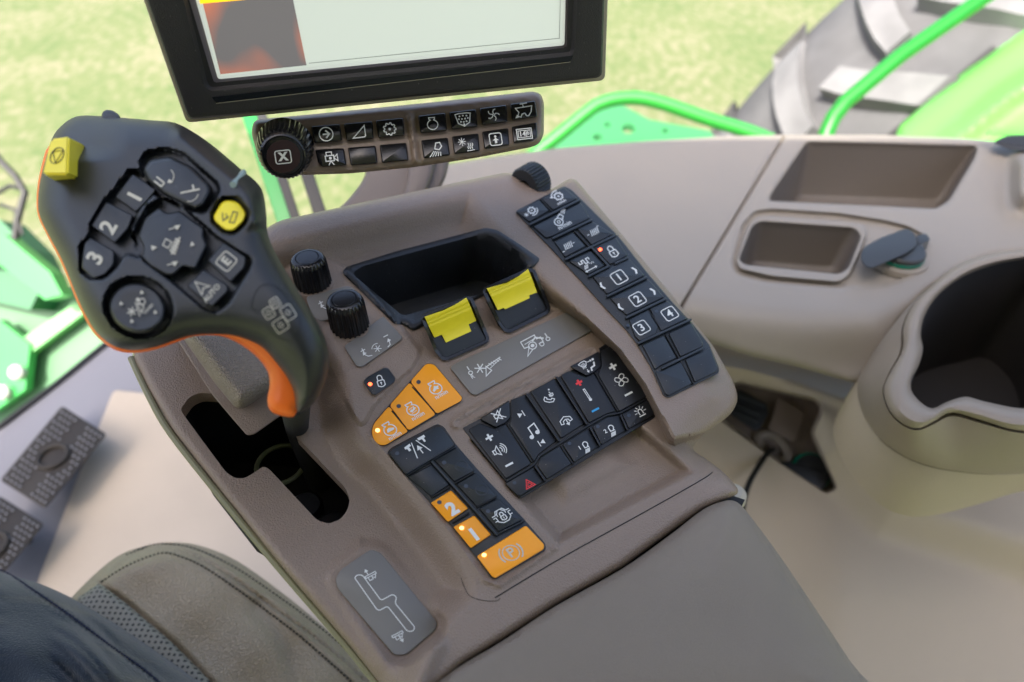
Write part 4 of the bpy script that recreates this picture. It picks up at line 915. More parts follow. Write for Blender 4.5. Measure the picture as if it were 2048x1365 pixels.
# ================================================================== MONITOR ARM and pillar
ARMM = mat('arm_paint', (.125, .100, .085), .5, .2, 900)
arm = empty('support_bracket', at(760, 420, .6), 'taupe curved support rising behind the console to the button bar', 'bracket')
m = MB(); A2 = Pl(camn(.1, -.3, -.95), at(780, 380, .68))
pad(m, A2, cat([(738, 290), (820, 285), (896, 285), (894, 345), (876, 385), (840, 450), (740, 490), (640, 480), (664, 432), (700, 395), (730, 350)], 4), -.03, 0, 12, ARMM); m.build('bracket', arm)
m = MB(); pad(m, A2, cat([(826, 290), (872, 288), (868, 340), (846, 400), (806, 450), (790, 430), (812, 370)], 4), -.002, .012, 12, ARMM); m.build('rib', arm)
GRN = mat('green_paint', (.012, .30, .045), .35, coat=.3, var=.05, vscale=3)
GRN2 = mat('green_bright', (.006, .17, .010), .35, coat=.3)
BLKP = mat('pillar_black', (.02, .02, .02), .5)
pil = empty('cab_pillar', at(560, 450, 1.0), 'green and black cab pillar behind the button bar', 'pillar')
m = MB(); PP = Pl(camn(0, -.3, -.95), at(560, 330, 1.0))
pad(m, PP, [(470, 190), (500, 190), (600, 470), (562, 470)], -.03, 0, 2, GRN); m.build('frame', pil)
m = MB(); pad(m, PP, [(498, 190), (520, 190), (612, 470), (592, 470)], -.03, .004, 2, BLKP); m.build('seal', pil)
m = MB(); pad(m, PP, [(585, 300), (612, 300), (668, 470), (640, 470)], -.03, .004, 2, BLKP); m.build('seal', pil)
# ================================================================== SIDE CONSOLE (right trim)
SP = Pl((0, .0, 1), Vector((0, 0, CAM.z-.50)))
side = empty('side_console', SP.P(1600, 600, -.3), 'light taupe side trim with open bins under the right window', 'side panel')
SO = [(780, 360), (885, 331), (1000, 312), (1120, 296), (1300, 282), (1450, 273), (1560, 270), (1750, 270), (1920, 276), (2048, 288), (2300, 320), (2400, 500), (2150, 495), (2048, 503), (1975, 512), (1905, 545), (1850, 585), (1800, 640), (1775, 690), (1758, 740), (1712, 768), (1600, 735), (1500, 712), (1430, 690), (1300, 640), (1000, 560), (850, 480)]
SOR = rnd(SO, 14)
B1 = rnd([(1613, 284), (1955, 293), (1950, 315), (1898, 402), (1872, 418), (1536, 402), (1545, 385)], 9)
B2 = rnd(ZR((218, 462), (262, 348), (290, 330), (612, 353), (636, 380), (592, 490), (560, 510), (240, 478)), 9)
TEAR = rnd(ZR((188, 470), (222, 345), (268, 292), (330, 285), (560, 300), (720, 325), (800, 345), (870, 385), (850, 440), (800, 520), (730, 555), (560, 562), (300, 540), (205, 515)), 12)
RIM2 = rnd(ZR((202, 465), (240, 345), (280, 308), (640, 335), (662, 360), (640, 430), (600, 520), (560, 545), (330, 525), (215, 498)), 14)
FOLD = [(850, 420), (1000, 500), (1370, 590), (1480, 612), (1600, 622), (1750, 625), (1900, 560), (2400, 500)]
fp = FOLD+[(2400, 1200), (850, 1200)]
SEAM = [(1567, 276), (1378, 588), (1330, 670)]
def sih(X, Y):
    h = -.006*(1-R(sdf(SOR, X, Y)/14))
    h = h - .055*S((sdf(fp, X, Y)+10)/170)**1
    h = h - .006*S(sdf(TEAR, X, Y)/6) + .008*S(sdf(RIM2, X, Y)/6)
    h = h - .006*np.exp(-(pdist(SEAM, X, Y)/2.6)**2)
    h = h - .004*(1-R((-sdf(B1, X, Y))/12)) - .003*(1-R((-sdf(B2, X, Y))/8))
    h = h + .03*S((X-2010)/40)*S((440-Y)/60)*S((Y-290)/40)
    return h
BINM = mat('bin_shade', (.10, .085, .072), .45, .3, 1000, .03, 8)  # darker than the trim: shade inside the bins put into the colour
m = MB(); relief(m, SP, SOR, [B1, B2], sih, 8, SIDEM, dens=6, loops=[inset(SOR, 3), inset(SOR, 8), inset(B1, -2), inset(B1, -6), inset(B1, -11), inset(B2, -2), inset(B2, -5), inset(B2, -8), TEAR, inset(TEAR, 6), RIM2, inset(RIM2, 6)], fine=[(SEAM, (-5, -2.5, 0, 2.5, 5))], outer_rings=[(0, -.004), (0, -.02)],
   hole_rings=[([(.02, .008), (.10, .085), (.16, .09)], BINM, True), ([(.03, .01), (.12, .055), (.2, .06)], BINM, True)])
m.build('panel', side, smooth=60)
# capped socket on the side panel
m = MB(); sc_ = SP.P(*ZR((760, 452))[0], .0)
GRT = mat('green_ring', (.0, .16, .10), .25)
lathe(m, sc_-UPZ*.004, UPZ, [(.036, 0, 0), (.034, .006, 0), (.029, .007, 0)], SIDEM, 40); s0 = m.build('power_socket', side)
m = MB(); lathe(m, sc_, UPZ, [(.028, 0, 0), (.028, .007, 0), (.026, .009, 0), (.02, .009, 0)], GRT, 40); m.build('socket_ring', s0)
m = MB(); BKG = mat('cap_black', (.03, .034, .036), .45, .1, 1200)
lathe(m, sc_, UPZ, [(.0275, .008, 0), (.0275, .012, 0), (.0255, .014, 0), (.01, .014, 0)], BKG, 40)
CP = Pl(UPZ, sc_+UPZ*.014)
pad(m, CP, rnd(ZR((630, 452), (640, 420), (700, 386), (790, 352), (822, 372), (828, 412), (790, 440), (668, 492), (645, 482)), 10), -.001, .005, 3, BKG)
pad(m, CP, rnd(ZR((822, 378), (858, 370), (872, 392), (850, 404), (828, 410)), 4), -.008, .001, 2, BKG); m.build('socket_cap', s0)
# lower wall below the trim
wall = MB()
WP = Pl(camn(.05, -.25, -.97), at(1700, 1000, 1.0))
WO = [(1250, 560), (1450, 600), (1710, 640), (1900, 700), (2500, 700), (2500, 1600), (1300, 1600), (1250, 1000)]
LEDG = [(1400, 690), (1500, 716), (1600, 738), (1700, 768), (1800, 830)]
LEDG2 = [(1400, 722), (1500, 742), (1600, 768), (1690, 800)]
def wah(X, Y):
    h = .02*np.exp(-(pdist(LEDG2, X, Y)/16)**2) + .05*S((790-Y+.28*(X-1700))/60)*0
    kS = S(sdf(SKP, X, Y)/10)
    h = h + .03*S((Y-900)/300)*S((X-1500)/200)
    h = h + .05*S((sdf([(1560, 770), (2600, 700), (2600, 1500), (2050, 1150), (1760, 1060), (1620, 930)], X, Y)+30)/110)
    h = h*(1-kS) - .036*kS
    return h
SKP = rnd(ZS((180, 380), (370, 236), (985, 372), (1048, 440), (1035, 510), (968, 645), (1160, 1085), (1060, 1128), (640, 850), (240, 560)), 8)
relief(wall, WP, WO, [], wah, 10, WALLM, dens=8, loops=[SKP, inset(SKP, 5), inset(SKP, 10)], fine=[(LEDG2, (-24, -16, -8, 0, 8, 16, 24))], outer_rings=[(0, -.02)])
wo = wall.build('lower_trim', None, smooth=50); tag(wo, 'tan lower wall trim under the side panel and around the cup holder', 'wall panel')
# socket panel in its recess
skt = empty('socket_panel', WP.P(1560, 880, -.03), 'dark taupe socket panel with two outlets, set in the tan wall trim', 'socket panel')
SKM = mat('socket_plastic', (.14, .105, .082), .45, .2, 900)
m = MB(); pad(m, WP, inset(SKP, 2.5), -.034, -.024, 3, SKM); m.build('backing', skt)
m = MB(); pad(m, WP, rnd(ZS((690, 378), (720, 385), (895, 490), (835, 705), (800, 720), (608, 615)), 3), -.026, -.012, 2, SKM); m.build('cover_flap', skt)
m = MB(); pad(m, WP, rnd(ZS((360, 318), (400, 312), (600, 420), (610, 500), (540, 625), (500, 632), (310, 500)), 4), -.026, -.006, 3, BLACK)
for a_, b_ in (((345, 420), (545, 500)), ((330, 470), (530, 560)), ((375, 350), (580, 430))):
    q = Z2((0, 0)); p1, p2 = ZS(a_, b_); dx = Vector((p2[0]-p1[0], p2[1]-p1[1])).normalized(); n_ = Vector((-dx.y, dx.x))*4
    pad(m, WP, [(p1[0]+n_.x, p1[1]+n_.y), (p2[0]+n_.x, p2[1]+n_.y), (p2[0]-n_.x, p2[1]-n_.y), (p1[0]-n_.x, p1[1]-n_.y)], -.007, -.002, 2, BLACK)
m.build('plug', skt)
m = MB(); gc = WP.P(*ZS((640, 765))[0], -.022); gu = (WP.P(*ZS((740, 860))[0], -.022)-gc); gv = (WP.P(*ZS((700, 700))[0], -.022)-gc)*.9
tube(m, [gc+gu*math.cos(t)+gv*math.sin(t) for t in [2*math.pi*k/28 for k in range(29)]], .0085, mat('grommet', (.16, .13, .10), .5), 12, False); m.build('grommet', skt)
m = MB(); s1 = WP.P(*ZS((925, 960))[0], -.024)
lathe(m, s1, WP.n, [(.030, 0, 0), (.030, .008, 0), (.027, .010, 0), (.02, .010, 0)], GRT, 40); s2 = m.build('socket_ring', skt)
m = MB(); lathe(m, s1, WP.n, [(.0268, .008, 0), (.0268, .012, 0), (.025, .013, 0), (.01, .013, 0)], BLACK, 40); pad(m, WP, rnd(ZS((690, 880), (740, 872), (900, 900), (1060, 960), (1068, 1060), (1010, 1125), (900, 1090), (740, 1000)), 6), -.02, -.006, 3, BLACK); m.build('socket_cap', s2)
m = MB(); tube(m, [WP.P(x, y, h) for (x, y), h in zip(cat(ZS((650, 775), (610, 800), (540, 900), (470, 1020), (425, 1150), (400, 1300)), 4, False), [-.02+.0035*i for i in range(30)])], .0042, GLOSS, 10)
tag(m.build('cable'), 'black cable running down from the grommet of the socket panel', 'cable')
m = MB(); lathe(m, at(1470, 985, .60)-UPZ*.02, UPZ, [(.009, 0, 0), (.0115, .01, 0), (.0105, .018, 0), (.006, .022, 0)], mat('cream_plastic', (.42, .38, .30), .4), 24)
tag(m.build('latch_button'), 'cream rounded latch behind the armrest pad corner', 'latch')
# ------------------------------------------------------------------ cup holder
CI = ZR((1300, 445), (1191, 458), (1080, 480), (980, 520), (900, 580), (852, 650), (838, 715), (846, 765), (832, 820), (808, 868), (808, 910), (842, 950), (880, 968), (922, 948), (990, 928), (1060, 945), (1191, 968), (1330, 950), (1440, 860), (1490, 700), (1430, 540))
CO = ZR((1310, 415), (1191, 425), (1080, 440), (970, 475), (885, 540), (815, 610), (780, 690), (776, 770), (732, 850), (712, 905), (732, 975), (780, 1022), (832, 1036), (885, 1012), (945, 982), (1050, 1010), (1191, 1045), (1400, 1020), (1560, 890), (1610, 700), (1540, 510))
CB = ZR((1320, 412), (1191, 424), (1075, 445), (960, 485), (870, 555), (790, 620), (730, 690), (680, 750), (645, 820), (622, 890), (640, 980), (700, 1072), (780, 1130), (870, 1165), (960, 1182), (1060, 1192), (1191, 1190), (1440, 1150), (1640, 980), (1700, 700), (1600, 480))
CS = ZR((1330, 420), (1191, 440), (1075, 470), (960, 520), (870, 590), (780, 680), (700, 770), (640, 850), (600, 910), (560, 975), (540, 1060), (590, 1180), (690, 1290), (790, 1335), (900, 1330), (1050, 1290), (1191, 1250), (1460, 1220), (1680, 1050), (1750, 760), (1640, 500))
def cring(p, n=120): return resample(cat(p, 6), n)
CPL = Pl(UPZ, Vector((0, 0, CAM.z-.46)))
cup = empty('cup_holder', CPL.P(1950, 900, -.25), 'large round taupe cup holder with a notched rim, lower right of the bins', 'cup holder')
def loft(m, rs, mt, cap=None):
    n = len(rs[0][0]); vs = []; fs = []
    for p, h in rs: vs += [CPL.P(x, y, h) for x, y in p]
    for k in range(len(rs)-1):
        for i in range(n): j = (i+1) % n; fs.append([k*n+i, k*n+j, (k+1)*n+j, (k+1)*n+i])
    if cap: fs.append(list(range((len(rs)-1)*n, len(rs)*n)))
    m.add(vs, fs, mt)
ci, co_, cb, cs = [cring(p) for p in (CI, CO, CB, CS)]
mid = lambda a, b, t: [(x1*(1-t)+x2*t, y1*(1-t)+y2*t) for (x1, y1), (x2, y2) in zip(a, b)]
m = MB(); loft(m, [(ci, -.012), (mid(ci, co_, .06), -.004), (mid(ci, co_, .25), .0015), (mid(ci, co_, .5), .003), (mid(ci, co_, .75), .001), (mid(ci, co_, .94), -.005), (co_, -.010)], CUPM); m.build('rim', cup, smooth=60)
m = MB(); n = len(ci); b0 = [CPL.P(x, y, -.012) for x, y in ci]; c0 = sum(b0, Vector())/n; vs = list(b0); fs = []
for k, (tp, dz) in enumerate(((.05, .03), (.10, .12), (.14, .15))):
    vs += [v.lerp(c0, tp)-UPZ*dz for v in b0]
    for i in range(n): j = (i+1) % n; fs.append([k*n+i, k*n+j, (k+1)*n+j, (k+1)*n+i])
fs.append(list(range(3*n, 4*n))); m.add(vs, fs, mat('cup_well_shade', (.007, .005, .004), .7)); m.build('cup_well', cup, smooth=60)  # near-black colour paints in the shade deep inside the well
m = MB(); loft(m, [(mid(co_, cb, .01), -.013), (mid(co_, cb, .06), -.011), (mid(co_, cb, .5), -.035), (mid(co_, cb, .9), -.07), (cb, -.085)], CUPM); m.build('collar', cup, smooth=60)
m = MB(); loft(m, [(mid(cb, cs, .01), -.089), (mid(cb, cs, .5), -.12), (cs, -.18)], WALLM); m.build('skirt', cup, smooth=60)
# ================================================================== SEAT, LEG
seatz = CAM.z-.66
ST = Pl((0.05, 0, 1), Vector((0, 0, seatz)))
seat = empty('seat', ST.P(350, 1300, -.1), 'olive taupe leather seat cushion with stitched edges beside the console', 'seat')
SEO = cat([(60, 1330), (120, 1230), (165, 1175), (235, 1115), (300, 1092), (350, 1087), (400, 1094), (470, 1122), (560, 1185), (640, 1250), (720, 1320), (800, 1400), (700, 1500), (300, 1560), (60, 1500)], 5)
CUS = [(150, 1200), (205, 1168), (300, 1255), (420, 1372), (430, 1600), (0, 1600), (0, 1200)]
ST1 = cat(ZF((450, 920), (560, 850), (700, 795), (780, 800), (900, 850), (1050, 950), (1200, 1060), (1330, 1160), (1480, 1290), (1600, 1400)), 5, False)
ST2 = cat(ZF((560, 800), (680, 755), (790, 755), (900, 785), (1050, 860), (1200, 960), (1380, 1090), (1560, 1240), (1700, 1390)), 5, False)
CRE = cat(ZF((445, 930), (560, 1010), (760, 1180), (940, 1365), (1000, 1450)), 5, False)
def seh(X, Y):
    h = -.05*(1-R(sdf(SEO, X, Y)/46)); md = cat(ZF((500, 870), (600, 800), (720, 770), (850, 800), (1000, 880), (1150, 985), (1300, 1095), (1500, 1250), (1650, 1390)), 4, False)
    h = h - .005*np.exp(-(pdist(md, X, Y)/3.5)**2) - .0022*np.exp(-(pdist(ST1, X, Y)/4)**2) - .0022*np.exp(-(pdist(ST2, X, Y)/4)**2)
    h = h - .007*np.exp(-(pdist(CRE, X, Y)/5)**2)
    h = h + .004*np.sin(X/36.)*np.sin(Y/29.+1)*S(sdf(SEO, X, Y)/60)
    h = h - .006*np.exp(-(pdist([(520, 1215), (580, 1290), (600, 1380)], X, Y)/22)**2)
    return h
LEAT = mat('seat_leather', (.30, .245, .165), .48, .8, 330, .06, 14, kind='leather')
m = MB(); relief(m, ST, SEO, [], seh, 6, LEAT, dens=6, outer_rings=[(-2, -.02), (6, -.10)])
so2 = m.build('cushion', seat, smooth=60)
THR = mat('stitch_thread', (.045, .04, .028), .7)
m = MB()
for pth in (ST1, ST2):
    q = resample(pth, 150, False)
    for i in range(0, 149, 2):
        if q[i][1] > 1380: continue
        P3 = [ST.P(x, y, float(seh(np.array([x]), np.array([y]))[0])+.0012) for x, y in (q[i], q[i+1])]
        tube(m, P3, .0011, THR, 6)
m.build('stitching', seat)
m = MB(); PERF = mat('perforated_leather', (.19, .18, .14), .6)
n = PERF.node_tree; tc = n.nodes.new('ShaderNodeTexCoord'); v = n.nodes.new('ShaderNodeTexVoronoi'); v.inputs['Scale'].default_value = 190; v.inputs['Randomness'].default_value = .15
v.voronoi_dimensions = '2D'
lt = n.nodes.new('ShaderNodeMath'); lt.operation = 'LESS_THAN'; lt.inputs[1].default_value = .26; mx = n.nodes.new('ShaderNodeMix'); mx.data_type = 'RGBA'
mx.inputs[6].default_value = (.19, .18, .14, 1); mx.inputs[7].default_value = (.012, .012, .01, 1)
n.links.new(tc.outputs['Object'], v.inputs['Vector']); n.links.new(v.outputs['Distance'], lt.inputs[0]); n.links.new(lt.outputs[0], mx.inputs[0]); n.links.new(mx.outputs[2], n.nodes['Principled BSDF'].inputs['Base Color'])
PO = ZF((345, 990), (440, 925), (560, 1015), (760, 1185), (945, 1372), (900, 1500), (600, 1500), (340, 1100))
relief(m, ST, PO, [], lambda X, Y: seh(X, Y)*.3+.0045-.004*(1-R(sdf(PO, X, Y)/6))+.002, 7, PERF, dens=6, outer_rings=[(0, -.012)]); m.build('perforated_panel', seat, smooth=60)
# leg in navy trousers
DEN = mat('trouser_cloth', (.014, .024, .038), .85, 1.0, 700, .25, 9, .2, sheen=.3)
n = DEN.node_tree; b = n.nodes['Principled BSDF']
tc = n.nodes.new('ShaderNodeTexCoord'); t1 = n.nodes.new('ShaderNodeTexNoise'); t1.inputs['Scale'].default_value = 14; t1.inputs['Detail'].default_value = 5
mp = n.nodes.new('ShaderNodeMapping'); mp.inputs['Rotation'].default_value = (0, 0, -.6); mp.inputs['Scale'].default_value = (.8, 5, 1); n.links.new(tc.outputs['Object'], mp.inputs[0]); n.links.new(mp.outputs[0], t1.inputs['Vector'])
r1 = n.nodes.new('ShaderNodeValToRGB'); r1.color_ramp.elements[0].position = .56; r1.color_ramp.elements[0].color = (0, 0, 0, 1); r1.color_ramp.elements[1].position = .75; r1.color_ramp.elements[1].color = (.5, .5, .5, 1)
n.links.new(t1.outputs[0], r1.inputs[0]); mx = n.nodes.new('ShaderNodeMix'); mx.data_type = 'RGBA'; old = b.inputs['Base Color'].links[0].from_socket
n.links.new(r1.outputs[0], mx.inputs[0]); n.links.new(old, mx.inputs[6]); mx.inputs[7].default_value = (.10, .09, .055, 1); n.links.new(mx.outputs[2], b.inputs['Base Color'])
LG = Pl((0.05, 0, 1), Vector((0, 0, seatz+.02)))
LO = cat([(-260, 1010), (-120, 1080), (0, 1142), (80, 1168), (150, 1200), (230, 1248), (300, 1295), (380, 1352), (460, 1420), (400, 1620), (0, 1700), (-400, 1500), (-380, 1150)], 5)
SEAML = cat([(-100, 1110), (0, 1143), (60, 1180), (140, 1235), (220, 1295), (290, 1345), (340, 1390)], 5, False)
def leh(X, Y):
    d = sdf(LO, X, Y); u = X*.84+Y*.54; v_ = -X*.54+Y*.84
    h = .09*R(d/210) + .009*np.sin(v_/19.+1.8*np.sin(u/85.))*S(d/40)*S(np.sin(u/70.+1)*.5+.6) + .003*np.sin((u*.5+v_)/23.+2)*S(d/30)
    h = h + .004*np.abs(np.sin(v_/9.+2.2*np.sin(u/60.+.7)))*S(np.sin(u/45.-v_/90.)*.6+.5)*S(d/30)
    h = h - .003*np.exp(-(pdist(SEAML, X, Y)/3.0)**2) + .0015*np.exp(-((pdist(SEAML, X, Y)-6)/3.5)**2)
    return h
m = MB(); relief(m, LG, LO, [], leh, 6, DEN, dens=8, outer_rings=[(3, -.03), (12, -.05)]); per = m.build('person', None, smooth=70)
tag(per, 'thigh of a seated person in dusty dark navy trousers, bottom left', 'person')
m = MB(); q = resample(SEAML, 170, False)
NAV = mat('seam_thread', (.006, .01, .045), .7)
for i in range(0, 169, 2):
    tube(m, [LG.P(x+2, y-3, float(leh(np.array([x+2.]), np.array([y-3.]))[0])+.0006) for x, y in (q[i], q[i+1])], .0008, NAV, 6)
m.build('trouser_seam', per)
# ================================================================== FLOOR, MAT, PEDALS
FZ = CAM.z-1.05; FP = Pl(UPZ, Vector((0, 0, FZ)))
FLM = mat('floor_grey', (.20, .20, .225), .7, .3, 200, .06, 3)
m = MB()
fl = [(-120, 935), (0, 858), (110, 775), (215, 690), (285, 640), (420, 560), (600, 480), (1000, 700), (1500, 1300), (1300, 2600), (-900, 2600), (-700, 1300)]
slab(m, [FP.P(x, y) for x, y in fl], -UPZ*.05, FLM); fo = m.build('cab_floor', None, smooth=0); tag(fo, kind='structure')
m = MB(); tube(m, [FP.P(x, y, .004) for x, y in ((-120, 930), (0, 853), (110, 770), (215, 685), (285, 634))], .006, BLKP, 8); tag(m.build('floor_seal'), 'black rubber seal along the edge of the grey cab floor', 'seal')
CRM = mat('mat_cream', (.44, .375, .30), .85, .4, 120, .10, 3.5)
MO = rnd([(228, 780), (300, 788), (420, 800), (620, 820), (900, 1100), (1000, 1500), (200, 1600), (60, 1300), (76, 1160), (150, 970)], 10)
m = MB(); pad(m, FP, MO, .004, .016, 3, CRM); tag(m.build('floor_mat'), 'cream floor mat lying on the grey floor between pedals and seat', 'floor mat')
m = MB(); pad(m, FP, [(520, 1100), (524, 1100), (600, 1240), (596, 1240)], .010, .0175, 0, FLM)
PEM = mat('pedal_rubber', (.018, .013, .008), .6, .3, 300)
PES = mat('pedal_stud', (.17, .17, .18), .45)
def pedal(cx, cy, lab):
    e = empty('pedal', FP.P(cx, cy, .02), lab, 'pedal', 'foot pedals on the cab floor')
    ux = Vector((118, -142))/2*1.0; vy = Vector((82, 52))/2
    g = lambda a_, b_: (cx+ux.x*a_+vy.x*b_, cy+ux.y*a_+vy.y*b_)
    m = MB(); pad(m, FP, rnd([g(-1.05, -1.1), g(1.05, -1.1), g(1.05, 1.1), g(-1.05, 1.1)], 8), .05, .07, 3, PEM); m.build('pedal_plate', e)
    m = MB()
    for i in range(15):
        for j in range(10):
            a_ = -.93+i*.133; b_ = -.92+j*.205+(.1 if i % 2 else 0)
            if abs(b_) < .22 and True: continue
            if a_*a_*2.1+b_*b_ < .42: continue
            if b_ > 1.0: continue
            pad(m, FP, ell(g(a_, b_), 3.2, 2.6, 6), .069, .0735, 1, PES)
    o = m.build('tread', e); o['kind'] = 'stuff'
    c3 = FP.P(*g(0, 0), .07); m = MB()
    tube(m, [c3+Vector((math.cos(t)*.024, math.sin(t)*.024, .002)) for t in [2*math.pi*k/24 for k in range(25)]], .004, PEM, 8, False); m.build('boss_ring', e)
    m = MB(); tube(m, [c3-UPZ*.01, c3-UPZ*.06+Vector((0, .05, 0))], .012, BLKP, 10); m.build('pedal_arm', e)
pedal(107, 915, 'upper studded brown rubber foot pedal, fully in view on the grey floor')
pedal(-18, 1095, 'lower studded rubber foot pedal cut off by the left picture edge')
# ================================================================== OUTSIDE
GM = bpy.data.materials.new('grass'); GM.use_nodes = True; n = GM.node_tree; b = n.nodes['Principled BSDF']; b.inputs['Roughness'].default_value = .9
tc = n.nodes.new('ShaderNodeTexCoord'); t1 = n.nodes.new('ShaderNodeTexNoise'); t1.inputs['Scale'].default_value = 4.5; t1.inputs['Detail'].default_value = 6; t1.inputs['Roughness'].default_value = .72
mp = n.nodes.new('ShaderNodeMapping'); mp.inputs['Scale'].default_value = (2.4, 1.3, 1); n.links.new(tc.outputs['Object'], mp.inputs[0]); n.links.new(mp.outputs[0], t1.inputs['Vector']); r1 = n.nodes.new('ShaderNodeValToRGB')
t0 = n.nodes.new('ShaderNodeTexNoise'); t0.inputs['Scale'].default_value = .8; t0.inputs['Detail'].default_value = 2; n.links.new(tc.outputs['Object'], t0.inputs['Vector'])
av = n.nodes.new('ShaderNodeMixRGB'); av.inputs[0].default_value = .25; n.links.new(t1.outputs[0], av.inputs[1]); n.links.new(t0.outputs[0], av.inputs[2]); n.links.new(av.outputs[0], r1.inputs[0])
r1.color_ramp.elements[0].position = .36; r1.color_ramp.elements[0].color = (.055, .095, .025, 1)
r1.color_ramp.elements[1].position = .60; r1.color_ramp.elements[1].color = (.165, .155, .095, 1)
e_ = r1.color_ramp.elements.new(.5); e_.color = (.10, .122, .045, 1)
n.links.new(r1.outputs[0], b.inputs['Base Color'])
m = MB(); m.add([(-60, -40, 0), (60, -40, 0), (60, 120, 0), (-60, 120, 0)], [[0, 1, 2, 3]], GM); tag(m.build('ground', None, smooth=0), kind='structure')
def px(x, y, d): return at(x, y, d)
# handrails
m = MB(); tube(m, [px(x, y, d) for x, y, d in [(1648, 300, 1.6), (1652, 268, 1.6), (1666, 236, 1.6), (1690, 205, 1.6), (1800, 112, 1.6), (1990, -20, 1.6), (2150, -140, 1.6)]], .018, GRN2, 16)
tag(m.build('handrail'), 'bright green bent handrail outside the right window, in front of the tyre', 'handrail')
m = MB(); tube(m, [px(*q, 1.7) for q in cat([(1040, 330), (1100, 285), (1165, 232), (1200, 208), (1250, 197), (1310, 203), (1420, 240), (1520, 272), (1640, 330)], 4, False)], .017, mat('green_rail', (.02, .25, .03), .4, coat=.3), 14)
tag(m.build('rail_frame'), 'arched pale green tube rail above the perforated plate', 'rail')
m = MB(); PQ = Pl(camn(-.1, -.6, -.8), px(1260, 260, 1.95))
plh = [ell((1257, 258), 13, 10, 16), ell((1195, 275), 9, 7, 14), ell((1215, 250), 6, 5, 12), ell((1330, 262), 7, 5, 12), ell((1360, 285), 6, 5, 12)]
relief(m, PQ, [(1050, 350), (1110, 270), (1190, 205), (1215, 195), (1300, 240), (1420, 262), (1480, 350)], plh, lambda X, Y: X*0, 20, mat('green_plate', (.04, .20, .07), .45), dens=5, outer_rings=[(0, -.02)], hole_rings=[([(0, .02)], None, False)]*5)
tag(m.build('step_plate'), 'green perforated plate under the arched rail', 'metal plate')
FEN = mat('fender_green', (.12, .46, .07), .35, coat=.3)
m = MB(); FN = Pl(camn(-.45, -.6, -.65), px(1950, 220, 1.9))
fpoly = [(1770, 330), (1800, 250), (1900, 165), (2010, 80), (2120, -20), (2400, -200), (2500, 350)]
fcre = [(1740, 330), (1920, 200), (2100, 60), (2300, -100)]
relief(m, FN, fpoly, [], lambda X, Y: .05*np.exp(-(pdist([(1850, 330), (2010, 200), (2400, -60)], X, Y)/22)**2)+.03*R(sdf(fpoly, X, Y)/30), 12, FEN, dens=10, outer_rings=[(0, -.05)])
tag(m.build('fender'), 'large glossy light green fender at the upper right', 'fender')
# frit band at the window corner
m = MB(); FR = Pl(camn(0, -.5, -.86), px(2000, 270, 1.0))
for i in range(14):
    for j in range(5):
        x, y = 1975+i*8+(j % 2)*4, 268-j*6+i*.3; r_ = 2.6-j*.45
        if x > 2060 or (i+2 < j*2): continue
        pad(m, FR, ell((x, y), r_, r_, 8), 0, .0006, 0, BLKP)
o = m.build('frit_dots', None, smooth=0); tag(o, 'black printed dots on the window glass at the right picture edge', 'window print')
m = MB(); pad(m, FR, rnd([(1985, 285), (2010, 272), (2200, 262), (2200, 320), (2020, 300)], 8), -.01, .002, 3, BLKP); tag(m.build('window_seal'), 'black rubber seal at the window corner by the fender', 'seal')
# tyre
tyr = empty('tractor_tyre', px(1850, 500, 3.2), 'huge dusty grey tractor tyre with deep lugs beyond the rail', 'tyre')
TYM = mat('tyre_rubber', (.08, .08, .083), .9, .5, 60, .25, 6)
TYL = mat('tyre_lug', (.14, .14, .143), .9, .5, 60, .25, 6)
Rt = 1.58
tax = (RT*.42 - FW*(.60) - UP*(.70)).normalized(); tc_ = px(1740, 405, 3.6)+tax*.45
tu = tax.orthogonal().normalized()
tu = (UP - tax*UP.dot(tax)).normalized(); tv = tax.cross(tu)
m = MB(); prof = [(-.36, .70), (-.38, .86), (-.34, .95), (-.2, .985), (0, 1.0), (.2, .985), (.34, .95), (.38, .86), (.36, .70)]; sg = 90; vs = []; fs = []
for a_, r_ in prof: vs += [tc_+tax*a_+(tu*math.cos(t)+tv*math.sin(t))*Rt*r_ for t in [2*math.pi*k/sg for k in range(sg)]]
for i in range(len(prof)-1):
    for k in range(sg): j = (k+1) % sg; fs.append([i*sg+k, i*sg+j, (i+1)*sg+j, (i+1)*sg+k])
m.add(vs, fs+[list(range(sg)), list(range((len(prof)-1)*sg, len(prof)*sg))], TYM); m.build('carcass', tyr, smooth=60)
for k in range(56):
    s_ = 1 if k % 2 else -1; t0 = 2*math.pi*k/56; m = MB(); vs = []; fs = []
    for q in range(7):
        f_ = q/6; a_ = -.04+.39*f_; t = t0-.15*f_**1.4; wd = .026+.014*f_
        rr = Rt*(1.0-.05*(a_/.38)**2)+.055-.10*f_**4
        for tt, r2 in ((t-wd*1.25, Rt*.96), (t-wd, rr), (t+wd, rr), (t+wd*1.25, Rt*.96)):
            vs.append(tc_+tax*a_*s_*1.05+(tu*math.cos(tt)+tv*math.sin(tt))*r2)
    for q in range(6):
        for c in range(3): fs.append([q*4+c, q*4+c+1, q*4+c+5, q*4+c+4])
    fs += [[0, 1, 2, 3], [24, 25, 26, 27]]
    m.add(vs, fs, TYL); m.build('lug', tyr, smooth=30)
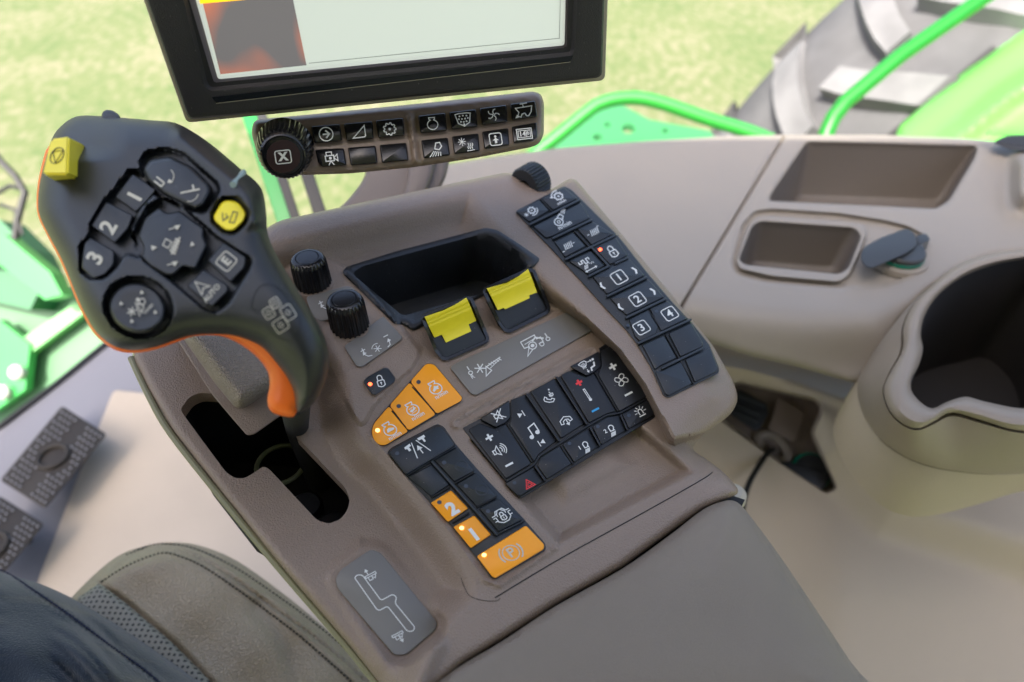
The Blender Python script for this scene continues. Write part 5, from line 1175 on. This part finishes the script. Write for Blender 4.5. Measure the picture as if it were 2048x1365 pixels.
# machinery outside the left window
def gbox(m, pts, d0, thick, mt):
    slab(m, [px(x, y, d0) for x, y in pts], FW*thick, mt)
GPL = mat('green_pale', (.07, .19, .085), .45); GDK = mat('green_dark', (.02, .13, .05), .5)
imp = empty('green_machine', px(80, 700, 2.2), 'green machine body with ledges outside the left window', 'machine')
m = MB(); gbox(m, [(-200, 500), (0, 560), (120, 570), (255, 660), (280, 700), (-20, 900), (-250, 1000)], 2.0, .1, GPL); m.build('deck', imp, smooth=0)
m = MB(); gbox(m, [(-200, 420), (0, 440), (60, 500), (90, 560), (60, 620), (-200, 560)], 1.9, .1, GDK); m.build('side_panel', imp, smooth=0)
m = MB(); gbox(m, [(-100, 470), (10, 470), (100, 545), (125, 590), (90, 600), (0, 530), (-100, 520)], 1.85, .05, GRN); m.build('ledge', imp, smooth=0)
m = MB(); gbox(m, [(-50, 740), (160, 600), (190, 610), (-50, 790)], 1.95, .03, mat('green_light', (.15, .45, .15), .4)); m.build('ledge', imp, smooth=0)
m = MB()
gbox(m, [(-50, 680), (0, 640), (60, 690), (50, 780), (-50, 850)], 1.94, .03, GRN); m.build('bracket', imp, smooth=0)
m = MB(); BT = mat('bolt_grey', (.5, .5, .48), .4)
for x, y in ((30, 745), (2, 785)): lathe(m, px(x, y, 1.92), -FW, [(.02, -.02, 0), (.02, .0, 0), (.012, .008, 0)], BT, 16); 
m.build('bolts', imp)
m = MB(); tube(m, [px(x, y, 1.8) for x, y in ((-60, 240), (0, 322), (30, 352), (50, 385), (35, 440), (30, 480))], .009, BLKP, 10); tube(m, [px(x, y, 1.8) for x, y in ((-20, 395), (20, 372), (48, 380))], .006, BLKP, 8); tube(m, [px(x, y, 1.8) for x, y in ((0, 410), (30, 420), (45, 470))], .005, BLKP, 8)
tag(m.build('mirror_bracket'), 'thin black bent bracket bars at the left picture edge', 'bracket')
# unseen cab roof above the camera, added and sized to shade the inside
m = MB(); slab(m, [Vector(p) for p in ((-1.5, -2.2, 4.05), (1.05, -2.2, 4.05), (1.05, .15, 4.05), (-1.5, .15, 4.05))], UPZ*.08, mat('roof_shade', (.55, .53, .50), .9))
tag(m.build('shade_roof', None, smooth=0), kind='structure')

m = MB(); slab(m, [Vector(p) for p in ((-1.5, -.85, 2.1), (1.05, -.85, 2.1), (1.05, -.85, 4.05), (-1.5, -.85, 4.05))], Vector((0, -.06, 0)), mat('rear_blocker', (.42, .38, .33), .9))  # unseen rear wall, added to block light from behind, pale for some bounce
tag(m.build('wall', None, smooth=0), kind='structure')
